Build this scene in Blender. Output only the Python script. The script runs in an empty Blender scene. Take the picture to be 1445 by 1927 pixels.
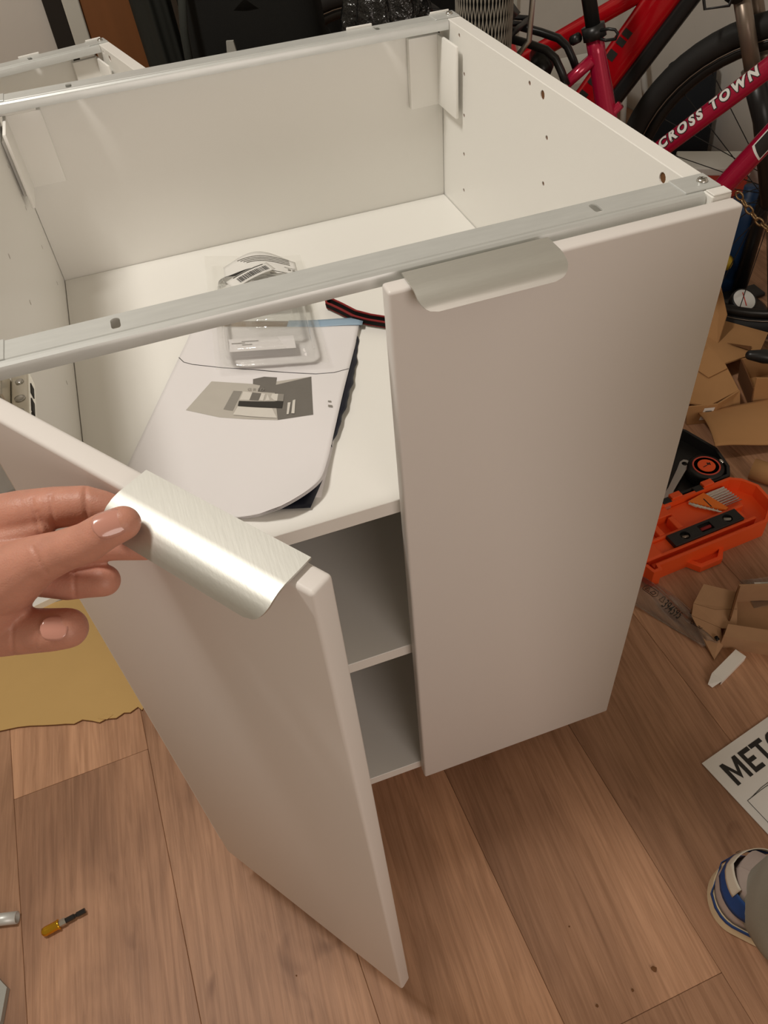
import bpy, bmesh, math, random
from mathutils import Vector, Matrix, Euler
random.seed(7)
C = bpy.context.scene.collection
PI = math.pi
# ------------------------------------------------------------------ camera
cam_d = bpy.data.cameras.new('camera')
cam = bpy.data.objects.new('camera', cam_d); C.objects.link(cam)
cam.location = (0.15695, -0.49787, 1.18046)
_r, _f, _u = Vector((0.9435, -0.3235, -0.0715)), Vector((0.1729, 0.6648, -0.7267)), Vector((0.2826, 0.6733, 0.6832))
cam.rotation_euler = Matrix((( _r.x, _u.x, -_f.x), (_r.y, _u.y, -_f.y), (_r.z, _u.z, -_f.z))).to_euler()
cam_d.sensor_fit = 'VERTICAL'; cam_d.sensor_height = 24.0
cam_d.lens = 24.0 * 1474.05 / 1927.0
cam_d.clip_start = 0.02
bpy.context.scene.camera = cam
# ------------------------------------------------------------------ world, lights, exposure
sc = bpy.context.scene
w = bpy.data.worlds.new('world'); sc.world = w; w.use_nodes = True
bg = w.node_tree.nodes['Background']
bg.inputs[0].default_value = (1.0, 0.80, 0.55, 1); bg.inputs[1].default_value = 0.22
def lighting(kind, loc, power, size, col=(1.0, 0.88, 0.705), rot=None):
    d = bpy.data.lights.new('lighting', kind); d.energy = power; d.color = col
    if kind == 'AREA': d.shape = 'DISK'; d.size = size
    else: d.shadow_soft_size = size
    o = bpy.data.objects.new('lighting', d); o.location = loc
    if rot: o.rotation_euler = rot
    C.objects.link(o); return o
for k in range(4):
    lighting('POINT', (-0.55 + 0.10 * k, 0.24 + 0.05 * k, 2.38), 18.6, 0.085, (1.0, 0.94, 0.86))
lighting('AREA', (0.6, -2.4, 1.45), 15.0, 1.3, (1.0, 0.87, 0.80), rot=(Vector((0.4, 0, 0.85)) - Vector((0.6, -2.4, 1.45))).to_track_quat('-Z', 'Y').to_euler())  # added unseen fill behind the camera, standing in for a bright wall
vs = sc.view_settings
vs.view_transform = 'Standard'; vs.look = 'None'; vs.gamma = 1.0; vs.exposure = 0.08
try: vs.use_curve_mapping = False
except Exception: pass

# ------------------------------------------------------------------ materials
def srgb(r, g, b):
    f = lambda c: (c / 255 / 12.92) if c / 255 <= 0.04045 else ((c / 255 + 0.055) / 1.055) ** 2.4
    return (f(r), f(g), f(b), 1)
def mat(name, col, rough=0.5, metal=0.0, spec=0.5, var=0.0, vscale=(8, 8, 8), bump=0.0, bscale=(200, 200, 200),
        trans=0.0, alpha=1.0, sss=0.0, coat=0.0, rand=0.0, detail=4.0, ior=1.45, bdist=0.001):
    m = bpy.data.materials.new(name); m.use_nodes = True
    nt = m.node_tree; b = nt.nodes['Principled BSDF']
    b.inputs['Base Color'].default_value = col
    b.inputs['Roughness'].default_value = rough; b.inputs['Metallic'].default_value = metal
    b.inputs['Specular IOR Level'].default_value = spec; b.inputs['IOR'].default_value = ior
    b.inputs['Transmission Weight'].default_value = trans; b.inputs['Alpha'].default_value = alpha
    b.inputs['Coat Weight'].default_value = coat
    if sss:
        b.inputs['Subsurface Weight'].default_value = sss
        b.inputs['Subsurface Radius'].default_value = (0.010, 0.004, 0.002); b.inputs['Subsurface Scale'].default_value = 1.0
    geo = nt.nodes.new('ShaderNodeNewGeometry'); out = None
    def mapped(sc_):
        mp = nt.nodes.new('ShaderNodeVectorMath'); mp.operation = 'MULTIPLY'
        mp.inputs[1].default_value = sc_; nt.links.new(geo.outputs['Position'], mp.inputs[0]); return mp.outputs[0]
    if var:
        n = nt.nodes.new('ShaderNodeTexNoise'); n.inputs['Scale'].default_value = 1.0; n.inputs['Detail'].default_value = detail
        nt.links.new(mapped(vscale), n.inputs['Vector'])
        mx = nt.nodes.new('ShaderNodeMix'); mx.data_type = 'RGBA'
        mx.inputs['A'].default_value = tuple(c * (1 - var) for c in col[:3]) + (1,)
        mx.inputs['B'].default_value = tuple(min(1, c * (1 + var)) for c in col[:3]) + (1,)
        nt.links.new(n.outputs['Fac'], mx.inputs['Factor']); out = mx.outputs['Result']
        nt.links.new(out, b.inputs['Base Color'])
    if bump:
        n = nt.nodes.new('ShaderNodeTexNoise'); n.inputs['Scale'].default_value = 1.0; n.inputs['Detail'].default_value = 3
        nt.links.new(mapped(bscale), n.inputs['Vector'])
        bp = nt.nodes.new('ShaderNodeBump'); bp.inputs['Strength'].default_value = bump; bp.inputs['Distance'].default_value = bdist
        nt.links.new(n.outputs['Fac'], bp.inputs['Height']); nt.links.new(bp.outputs['Normal'], b.inputs['Normal'])
    return m
def wood_mat():
    m = bpy.data.materials.new('oak_plank'); m.use_nodes = True; nt = m.node_tree; L = nt.links; N = nt.nodes.new
    b = nt.nodes['Principled BSDF']; b.inputs['Roughness'].default_value = 0.48; b.inputs['Specular IOR Level'].default_value = 0.35
    geo = N('ShaderNodeNewGeometry'); info = N('ShaderNodeObjectInfo')
    rot = N('ShaderNodeVectorRotate'); rot.rotation_type = 'Z_AXIS'; rot.inputs['Angle'].default_value = math.radians(2.5)
    L.new(geo.outputs['Position'], rot.inputs['Vector'])
    off = N('ShaderNodeVectorMath'); off.operation = 'ADD'
    ml = N('ShaderNodeVectorMath'); ml.operation = 'SCALE'; ml.inputs['Scale'].default_value = 37.0
    cmb = N('ShaderNodeCombineXYZ'); L.new(info.outputs['Random'], cmb.inputs[0]); L.new(info.outputs['Random'], cmb.inputs[2])
    L.new(cmb.outputs[0], ml.inputs[0]); L.new(rot.outputs[0], off.inputs[0]); L.new(ml.outputs[0], off.inputs[1])
    def noise(s, det, dist=0.0, rough=0.5):
        v = N('ShaderNodeVectorMath'); v.operation = 'MULTIPLY'; v.inputs[1].default_value = s; L.new(off.outputs[0], v.inputs[0])
        n = N('ShaderNodeTexNoise'); n.inputs['Scale'].default_value = 1.0; n.inputs['Detail'].default_value = det
        n.inputs['Distortion'].default_value = dist; n.inputs['Roughness'].default_value = rough
        L.new(v.outputs[0], n.inputs['Vector']); return n.outputs['Fac']
    def ramp(f, a, bb, ca, cb):
        r = N('ShaderNodeValToRGB'); e = r.color_ramp.elements; e[0].position = a; e[0].color = ca; e[1].position = bb; e[1].color = cb
        L.new(f, r.inputs[0]); return r.outputs[0]
    big = ramp(noise((7, 2.2, 1), 4, 0.8), 0.32, 0.70, srgb(148, 111, 86), srgb(202, 157, 124))
    fine = ramp(noise((150, 6, 5), 6, 0.8, 0.68), 0.36, 0.60, (0.68, 0.63, 0.58, 1), (1.06, 1.04, 1.03, 1))
    mx = N('ShaderNodeMix'); mx.data_type = 'RGBA'; mx.blend_type = 'MULTIPLY'; mx.inputs['Factor'].default_value = 0.70
    L.new(big, mx.inputs['A']); L.new(fine, mx.inputs['B'])
    knot = ramp(noise((9, 4.5, 1), 2, 2.2), 0.66, 0.78, (1, 1, 1, 1), (0.46, 0.38, 0.32, 1))
    mk = N('ShaderNodeMix'); mk.data_type = 'RGBA'; mk.blend_type = 'MULTIPLY'; mk.inputs['Factor'].default_value = 0.8
    L.new(mx.outputs['Result'], mk.inputs['A']); L.new(knot, mk.inputs['B'])
    # ring figure, stretched along the board
    wv = N('ShaderNodeTexWave'); wv.wave_type = 'BANDS'; wv.bands_direction = 'X'; wv.inputs['Scale'].default_value = 1.0
    wv.inputs['Distortion'].default_value = 14.0; wv.inputs['Detail'].default_value = 2.5; wv.inputs['Detail Scale'].default_value = 0.9
    v = N('ShaderNodeVectorMath'); v.operation = 'MULTIPLY'; v.inputs[1].default_value = (13, 1.7, 1); L.new(off.outputs[0], v.inputs[0])
    L.new(v.outputs[0], wv.inputs['Vector'])
    ring = ramp(wv.outputs['Fac'], 0.0, 0.30, (0.72, 0.66, 0.60, 1), (1, 1, 1, 1))
    mr = N('ShaderNodeMix'); mr.data_type = 'RGBA'; mr.blend_type = 'MULTIPLY'; mr.inputs['Factor'].default_value = 0.28
    L.new(mk.outputs['Result'], mr.inputs['A']); L.new(ring, mr.inputs['B'])
    hv = N('ShaderNodeHueSaturation'); mm = N('ShaderNodeMapRange'); mm.inputs['To Min'].default_value = 0.84; mm.inputs['To Max'].default_value = 1.10
    L.new(info.outputs['Random'], mm.inputs['Value']); L.new(mm.outputs[0], hv.inputs['Value']); L.new(mr.outputs['Result'], hv.inputs['Color'])
    L.new(hv.outputs[0], b.inputs['Base Color'])
    bp = N('ShaderNodeBump'); bp.inputs['Strength'].default_value = 0.25; bp.inputs['Distance'].default_value = 0.0008
    L.new(noise((160, 6, 5), 4, 0.5), bp.inputs['Height']); L.new(bp.outputs[0], b.inputs['Normal'])
    return m
M = {}
M['wood'] = wood_mat()
M['panel'] = mat('white_panel', (0.88, 0.87, 0.83, 1), 0.32, spec=0.45, bump=0.04, bscale=(900, 900, 900))
M['edge'] = mat('white_edge_band', (0.83, 0.815, 0.78, 1), 0.35)
M['door'] = mat('matt_white_door', (0.77, 0.735, 0.705, 1), 0.38, spec=0.4, bump=0.03, bscale=(1200, 1200, 1200))
M['plastic_white'] = mat('white_plastic', (0.90, 0.89, 0.85, 1), 0.35)
M['zinc'] = mat('galvanised_steel', (0.64, 0.66, 0.645, 1), 0.40, 0.38, var=0.10, vscale=(30, 160, 160), bump=0.08, bscale=(40, 600, 600), bdist=0.0004)
M['nickel'] = mat('nickel_hinge', (0.75, 0.72, 0.64, 1), 0.28, 1.0)
M['alu'] = mat('brushed_aluminium', (0.66, 0.66, 0.62, 1), 0.50, 0.88, var=0.05, vscale=(60, 500, 500), bump=0.10, bscale=(60, 900, 900), bdist=0.0004)
M['alu2'] = mat('brushed_aluminium_turned', (0.66, 0.66, 0.62, 1), 0.50, 0.88, var=0.05, vscale=(400, 60, 500), bump=0.10, bscale=(700, 60, 900), bdist=0.0004)
M['dark'] = mat('dark_recess', (0.02, 0.016, 0.012, 1), 0.8)
M['wall'] = mat('warm_white_wall', (0.68, 0.65, 0.60, 1), 0.85, bump=0.3, bscale=(60, 60, 60), var=0.04)
M['wall2'] = mat('painted_trim', (0.62, 0.62, 0.56, 1), 0.5)
M['brown_door'] = mat('brown_door', srgb(132, 84, 46), 0.6, var=0.12, vscale=(30, 30, 3))
M['black'] = mat('black_fabric', (0.012, 0.012, 0.011, 1), 0.9, spec=0.2, bump=0.4, bscale=(500, 500, 500))
M['charcoal'] = mat('charcoal_fabric', (0.034, 0.036, 0.032, 1), 0.92, spec=0.15, var=0.25, vscale=(14, 14, 3), bump=0.4, bscale=(400, 400, 400))
M['blackplas'] = mat('black_plastic', (0.014, 0.014, 0.014, 1), 0.35)
M['blackgloss'] = mat('black_film', (0.010, 0.010, 0.010, 1), 0.16, spec=0.7, bump=0.9, bscale=(60, 60, 60), bdist=0.01)
M['rubber'] = mat('tyre_rubber', (0.018, 0.017, 0.016, 1), 0.7)
M['rim'] = mat('dark_rim', (0.03, 0.028, 0.026, 1), 0.4, 0.6)
M['magenta'] = mat('magenta_red_paint', (0.42, 0.006, 0.045, 1), 0.24, 0.25, coat=0.6)
M['red'] = mat('bright_red_paint', (0.50, 0.004, 0.010, 1), 0.22, 0.2, coat=0.7)
M['steel'] = mat('steel', (0.62, 0.61, 0.58, 1), 0.28, 1.0)
M['chrome'] = mat('bright_steel', (0.85, 0.83, 0.78, 1), 0.14, 1.0)
M['gold'] = mat('gold_anodised', (0.85, 0.48, 0.04, 1), 0.22, 1.0)
M['brass'] = mat('bronze_chain', (0.30, 0.20, 0.10, 1), 0.35, 0.9)
M['taupe'] = mat('taupe_tube', (0.24, 0.19, 0.15, 1), 0.35, 0.6)
M['whitepaint'] = mat('white_lettering', (0.80, 0.80, 0.77, 1), 0.45)
M['blackink'] = mat('black_ink', (0.02, 0.018, 0.016, 1), 0.6)
M['card'] = mat('corrugated_card', srgb(176, 132, 86), 0.85, var=0.10, vscale=(12, 12, 12), bump=0.15, bscale=(300, 30, 300))
M['card2'] = mat('yellow_card', srgb(196, 162, 104), 0.85, var=0.07, vscale=(9, 9, 9), bump=0.1, bscale=(200, 200, 200))
M['card3'] = mat('kraft_card', srgb(176, 138, 104), 0.85, var=0.10, vscale=(40, 40, 40))
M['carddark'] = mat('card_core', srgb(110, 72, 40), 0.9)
M['orange'] = mat('orange_plastic', (0.86, 0.10, 0.018, 1), 0.36, var=0.04)
M['orange2'] = mat('light_orange_plastic', (0.86, 0.20, 0.02, 1), 0.4)
M['paper'] = mat('white_paper', (0.80, 0.775, 0.78, 1), 0.6, spec=0.35, coat=0.12)
M['paper2'] = mat('leaflet_paper', (0.80, 0.79, 0.76, 1), 0.7)
M['blueprint'] = mat('light_blue_print', srgb(150, 175, 196), 0.5)
M['brownprint'] = mat('brown_print', srgb(130, 108, 80), 0.5)
M['navy'] = mat('navy_print', (0.006, 0.008, 0.02, 1), 0.35)
M['g1'] = mat('pale_grey_print', srgb(186, 181, 172), 0.5, var=0.05, vscale=(60, 60, 60))
M['g2'] = mat('mid_grey_print', srgb(142, 138, 131), 0.5, var=0.06, vscale=(80, 80, 80))
M['g3'] = mat('dark_grey_print', srgb(112, 108, 102), 0.5, var=0.08, vscale=(90, 90, 90))
M['g4'] = mat('black_print', srgb(48, 46, 42), 0.5)
M['g5'] = mat('light_print', srgb(212, 208, 200), 0.5)
M['redtrim'] = mat('red_strap', (0.22, 0.012, 0.012, 1), 0.8)
M['clear'] = mat('clear_plastic', (1.0, 1.0, 0.98, 1), 0.06, trans=1.0, ior=1.18, bump=0.25, bscale=(50, 50, 50), bdist=0.003)
def film_mat(name, tint, fac, rough):
    m = bpy.data.materials.new(name); m.use_nodes = True; nt = m.node_tree; N = nt.nodes.new
    for n in list(nt.nodes):
        if n.type == 'BSDF_PRINCIPLED': nt.nodes.remove(n)
    o = [n for n in nt.nodes if n.type == 'OUTPUT_MATERIAL'][0]
    t = N('ShaderNodeBsdfTransparent'); t.inputs[0].default_value = tint
    g = N('ShaderNodeBsdfGlossy'); g.inputs[0].default_value = (1, 1, 1, 1); g.inputs['Roughness'].default_value = rough
    fr = N('ShaderNodeFresnel'); fr.inputs[0].default_value = 1.5
    ad = N('ShaderNodeMath'); ad.operation = 'ADD'; ad.inputs[1].default_value = fac
    geo = N('ShaderNodeNewGeometry'); n = N('ShaderNodeTexNoise'); n.inputs['Scale'].default_value = 45; n.inputs['Detail'].default_value = 3
    bp = N('ShaderNodeBump'); bp.inputs['Strength'].default_value = 0.5; bp.inputs['Distance'].default_value = 0.003
    L = nt.links; L.new(geo.outputs['Position'], n.inputs['Vector']); L.new(n.outputs['Fac'], bp.inputs['Height'])
    L.new(bp.outputs[0], g.inputs['Normal']); L.new(bp.outputs[0], fr.inputs['Normal'])
    L.new(fr.outputs[0], ad.inputs[0]); mx = N('ShaderNodeMixShader')
    L.new(ad.outputs[0], mx.inputs[0]); L.new(t.outputs[0], mx.inputs[1]); L.new(g.outputs[0], mx.inputs[2])
    df = N('ShaderNodeBsdfDiffuse'); df.inputs[0].default_value = (0.9, 0.9, 0.88, 1); m2 = N('ShaderNodeMixShader'); m2.inputs[0].default_value = 0.055
    L.new(mx.outputs[0], m2.inputs[1]); L.new(df.outputs[0], m2.inputs[2]); L.new(m2.outputs[0], o.inputs[0])
    return m
M['film'] = film_mat('clear_film', (0.985, 0.985, 0.975, 1), 0.02, 0.10)
M['skin'] = mat('skin', srgb(196, 140, 120), 0.44, spec=0.4, var=0.16, vscale=(90, 90, 90), sss=0.15, bump=0.35, bscale=(900, 900, 900), bdist=0.0006)
M['nail'] = mat('nail', srgb(200, 144, 128), 0.16, spec=0.6, coat=0.5)
M['sleeve'] = mat('dark_sleeve', (0.04, 0.045, 0.06, 1), 0.9)
M['trouser'] = mat('grey_cotton', srgb(158, 157, 146), 0.9, var=0.08, vscale=(30, 30, 10), bump=0.5, bscale=(900, 900, 900))
M['suede'] = mat('light_grey_suede', srgb(176, 160, 152), 0.9, var=0.08, vscale=(60, 60, 60))
M['cream'] = mat('cream_rubber', srgb(214, 196, 162), 0.6)
M['shoeblue'] = mat('blue_rubber', srgb(24, 66, 128), 0.6)
M['shoewhite'] = mat('white_leather', srgb(214, 206, 190), 0.5)
M['pumpblue'] = mat('blue_enamel', (0.006, 0.030, 0.085, 1), 0.5)
M['yellow'] = mat('yellow_plastic', (0.55, 0.36, 0.03, 1), 0.5)
M['greybox'] = mat('grey_plastic', (0.36, 0.36, 0.33, 1), 0.5)
M['redplas'] = mat('coral_plastic', (0.62, 0.08, 0.05, 1), 0.4)
M['navybag'] = mat('navy_fabric', (0.010, 0.014, 0.020, 1), 0.85)
M['netting'] = mat('pale_netting', (0.26, 0.24, 0.20, 1), 0.6)

# ------------------------------------------------------------------ mesh helpers
def link(name, bm, m, parent=None, smooth=False, rec=True):
    if rec: bmesh.ops.recalc_face_normals(bm, faces=bm.faces[:])
    me = bpy.data.meshes.new(name); bm.to_mesh(me); bm.free()
    if isinstance(m, (list, tuple)):
        for k in m: me.materials.append(M[k])
    else: me.materials.append(M[m])
    if smooth:
        for p in me.polygons: p.use_smooth = True
    o = bpy.data.objects.new(name, me); C.objects.link(o)
    if parent is not None: o.parent = parent
    return o
def sharp(o, ang=35):
    me = o.data
    for p in me.polygons: p.use_smooth = True
    bm = bmesh.new(); bm.from_mesh(me)
    for e in bm.edges:
        if len(e.link_faces) == 2 and e.calc_face_angle(0) > math.radians(ang): e.smooth = False
    bm.to_mesh(me); bm.free(); return o
def thing(name, label, cat, loc=(0, 0, 0), rotz=0.0, group=None):
    o = bpy.data.objects.new(name, None); C.objects.link(o); o.empty_display_size = 0.02
    o.location = loc; o.rotation_euler = (0, 0, rotz); o['label'] = label; o['category'] = cat
    if group: o['group'] = group
    return o
def tag(o, label, cat, group=None):
    o['label'] = label; o['category'] = cat
    if group: o['group'] = group
    return o
def struct(name, bm, m, parent=None, label=None):
    o = link(name, bm, m, parent)
    if parent is None: o['kind'] = 'structure'
    if label: o['label'] = label
    return o
def box(x0, x1, y0, y1, z0, z1, bev=0.0, seg=2, bm=None):
    bm2 = bmesh.new(); bmesh.ops.create_cube(bm2, size=1)
    for v in bm2.verts: v.co = Vector(((x0 + x1) / 2 + v.co.x * (x1 - x0), (y0 + y1) / 2 + v.co.y * (y1 - y0), (z0 + z1) / 2 + v.co.z * (z1 - z0)))
    if bev: bmesh.ops.bevel(bm2, geom=bm2.edges[:], offset=bev, segments=seg, profile=0.5, affect='EDGES')
    if bm is None: return bm2
    join(bm, bm2); return bm
def join(bm, b2):
    me = bpy.data.meshes.new('t'); b2.to_mesh(me); b2.free(); bm.from_mesh(me); bpy.data.meshes.remove(me); return bm
def tube(pts, rad, n=12, caps=True, bm=None, ends_round=False, closed=False):
    bm = bm or bmesh.new(); pts = [Vector(p) for p in pts]; N = len(pts)
    if not isinstance(rad, (list, tuple)): rad = [rad] * N
    if ends_round:
        a, b = (pts[0] - pts[1]).normalized(), (pts[-1] - pts[-2]).normalized(); P = []; Rr = []
        for k in range(4):
            t = PI / 2 * (1 - k / 4); P.append(pts[0] + a * rad[0] * math.sin(t)); Rr.append(max(rad[0] * math.cos(t), rad[0] * .05))
        P += pts; Rr += list(rad)
        for k in range(3, -1, -1):
            t = PI / 2 * (1 - k / 4); P.append(pts[-1] + b * rad[-1] * math.sin(t)); Rr.append(max(rad[-1] * math.cos(t), rad[-1] * .05))
        pts, rad, N = P, Rr, len(P)
    up = None; rings = []
    for i, p in enumerate(pts):
        if closed: d = (pts[(i + 1) % N] - pts[i - 1])
        else: d = (pts[min(i + 1, N - 1)] - pts[max(i - 1, 0)])
        d.normalize()
        if up is None:
            up = Vector((0, 0, 1)) if abs(d.z) < 0.9 else Vector((1, 0, 0))
        sd = d.cross(up).normalized(); up = sd.cross(d).normalized()
        rings.append([bm.verts.new(p + (sd * math.cos(2 * PI * k / n) + up * math.sin(2 * PI * k / n)) * rad[i]) for k in range(n)])
    for i in range(N if closed else N - 1):
        A, B = rings[i], rings[(i + 1) % N]
        for k in range(n): bm.faces.new((A[k], A[(k + 1) % n], B[(k + 1) % n], B[k]))
    if caps and not closed: bm.faces.new(rings[0][::-1]); bm.faces.new(rings[-1])
    return bm
def lathe(prof, n=24, bm=None, mtx=None):
    b2 = bmesh.new(); rings = []
    for r, z in prof: rings.append([b2.verts.new((r * math.cos(2 * PI * k / n), r * math.sin(2 * PI * k / n), z)) for k in range(n)])
    for A, B in zip(rings[:-1], rings[1:]):
        for k in range(n): b2.faces.new((A[k], A[(k + 1) % n], B[(k + 1) % n], B[k]))
    b2.faces.new(rings[0][::-1]); b2.faces.new(rings[-1])
    if mtx is not None: b2.transform(mtx)
    if bm is None: return b2
    return join(bm, b2)
def prism(poly, axis, a, b, bm=None):
    """extrude a 2D polygon along an axis ('x','y','z') from a to b"""
    b2 = bmesh.new()
    def P(p, t):
        return (t, p[0], p[1]) if axis == 'x' else ((p[0], t, p[1]) if axis == 'y' else (p[0], p[1], t))
    A = [b2.verts.new(P(p, a)) for p in poly]; B = [b2.verts.new(P(p, b)) for p in poly]
    b2.faces.new(A[::-1]); b2.faces.new(B); n = len(poly)
    for k in range(n): b2.faces.new((A[k], A[(k + 1) % n], B[(k + 1) % n], B[k]))
    if bm is None: return b2
    return join(bm, b2)
def strip(prof, axis, a, b, th, bm=None):
    """thin bent sheet: open 2D profile thickened by th, extruded along axis"""
    P = [Vector(p) for p in prof]; off = []
    for i, p in enumerate(P):
        d = (P[min(i + 1, len(P) - 1)] - P[max(i - 1, 0)]).normalized(); off.append(p + Vector((-d.y, d.x)) * th)
    return prism([tuple(p) for p in P] + [tuple(p) for p in off[::-1]], axis, a, b, bm)
def panel3(pts, th, bm=None):
    """polygon in 3D thickened by th opposite to its normal"""
    b2 = bmesh.new(); P = [Vector(p) for p in pts]
    nrm = Vector((0, 0, 0))
    for i in range(len(P)):
        nrm += (P[i] - P[0]).cross(P[(i + 1) % len(P)] - P[0])
    nrm.normalize()
    A = [b2.verts.new(p) for p in P]; B = [b2.verts.new(p - nrm * th) for p in P]
    b2.faces.new(A); b2.faces.new(B[::-1])
    for k in range(len(P)): b2.faces.new((A[k], B[k], B[(k + 1) % len(P)], A[(k + 1) % len(P)]))
    if bm is None: return b2
    return join(bm, b2)
def grid(fn, nu, nv, th=0.0, bm=None):
    b2 = bmesh.new(); V = [[b2.verts.new(fn(i / nu, j / nv)) for j in range(nv + 1)] for i in range(nu + 1)]
    for i in range(nu):
        for j in range(nv): b2.faces.new((V[i][j], V[i + 1][j], V[i + 1][j + 1], V[i][j + 1]))
    if th:
        b2.normal_update(); bmesh.ops.solidify(b2, geom=b2.faces[:], thickness=th)
    if bm is None: return b2
    return join(bm, b2)
def evaluated(o, name=None):
    dg = bpy.context.evaluated_depsgraph_get(); dg.update()
    me = bpy.data.meshes.new_from_object(o.evaluated_get(dg)); o.modifiers.clear(); old = o.data; o.data = me
    bpy.data.meshes.remove(old); return o
def cut(o, cb):
    """subtract the cutter bmesh from object o"""
    me = bpy.data.meshes.new('cut'); cb.to_mesh(me); cb.free(); c = bpy.data.objects.new('cut', me); C.objects.link(c)
    c.parent = o.parent
    md = o.modifiers.new('b', 'BOOLEAN'); md.operation = 'DIFFERENCE'; md.object = c; md.solver = 'EXACT'
    evaluated(o); bpy.data.objects.remove(c); return o
def text_bm(s, size, ext=0.0003, bold=0.0, shear=0.0, space=1.0, res=4):
    cu = bpy.data.curves.new('t', 'FONT'); cu.body = s; cu.size = size; cu.extrude = ext; cu.offset = bold
    cu.shear = shear; cu.space_character = space; cu.resolution_u = res
    cu.align_x = 'LEFT'
    o = bpy.data.objects.new('t', cu); C.objects.link(o); dg = bpy.context.evaluated_depsgraph_get(); dg.update()
    me = bpy.data.meshes.new_from_object(o.evaluated_get(dg)); bm = bmesh.new(); bm.from_mesh(me)
    bpy.data.objects.remove(o); bpy.data.meshes.remove(me); return bm
def frame(o, x, y, z=None):
    """matrix with origin o and axes x,y (z = x cross y)"""
    x = Vector(x).normalized(); y = Vector(y); z = x.cross(y).normalized(); y = z.cross(x)
    return Matrix(((x.x, y.x, z.x, o[0]), (x.y, y.y, z.y, o[1]), (x.z, y.z, z.z, o[2]), (0, 0, 0, 1)))

# ================================================================== SETTING
fl = struct('floor', box(-2.2, 2.2, -1.6, 2.4, -0.06, -0.0062), 'dark', label='floor of wood-look oak planks')
A0 = math.radians(-2.5)          # planks run almost along y
ux, uy = Vector((math.cos(math.radians(2.5)), math.sin(math.radians(2.5)), 0)), Vector((-math.sin(math.radians(2.5)), math.cos(math.radians(2.5)), 0))
PW, PL = 0.2165, 1.24
org = Vector((0.133, -0.1, 0))
ends = {-2: 0.335 + 0.0, 1: -0.285, 0: 0.55, -1: 0.62, 2: 0.25, 3: -0.2, 4: 0.75, -3: -0.55, -4: 0.1, 5: 0.4, 6: -0.1, 7: 0.3, -5: .5, -6: 0, -7: .3, -8: -.2, -9: .4, -10: 0.1, 8: 0.7}
plank_mesh = {}
def plank_data(L):
    k = round(L, 3)
    if k not in plank_mesh:
        bm = box(0.0002, PW - 0.0002, 0.0002, L - 0.0002, -0.006, 0.0, 0.0006, 1)
        me = bpy.data.meshes.new('floor_plank'); bm.to_mesh(me); bm.free(); me.materials.append(M['wood']); plank_mesh[k] = me
    return plank_mesh[k]
for k in range(-10, 9):
    e = ends.get(k, 0.0)
    y = e - 2 * PL
    while y < 2.5:
        a, b = max(y, -1.35), min(y + PL, 2.42)
        if b - a > 0.05:
            p = org + ux * (k * PW) + uy * a
            if -2.0 < p.x < 1.95:
                o = bpy.data.objects.new('floor_plank', plank_data(b - a)); C.objects.link(o)
                o.location = p; o.rotation_euler = (0, 0, math.radians(2.5)); o.parent = fl
        y += PL
struct('wall_back', box(-2.2, 2.1, 2.30, 2.40, -0.006, 2.6), 'wall')
struct('wall_right', box(1.99, 2.10, -1.35, 2.30, -0.006, 2.6), 'wall')
struct('trim_1', box(1.38, 1.525, 2.272, 2.2995, 0.0, 2.5, 0.002, 1), 'wall2', label='flat painted casing running up the back wall')
# wooden door in the back wall, white jamb and dark reveal
d1 = struct('door_1', box(0.135, 0.36, 2.245, 2.299, 0.01, 2.1, 0.003, 1), 'brown_door', label='brown door leaf seen behind the coats')
struct('trim_2', box(0.088, 0.134, 2.23, 2.2995, 0.0, 2.15, 0.003, 1), 'wall2')
struct('trim_3', box(0.035, 0.087, 2.262, 2.2995, 0.0, 2.15, 0.002, 1), 'dark')

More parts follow.
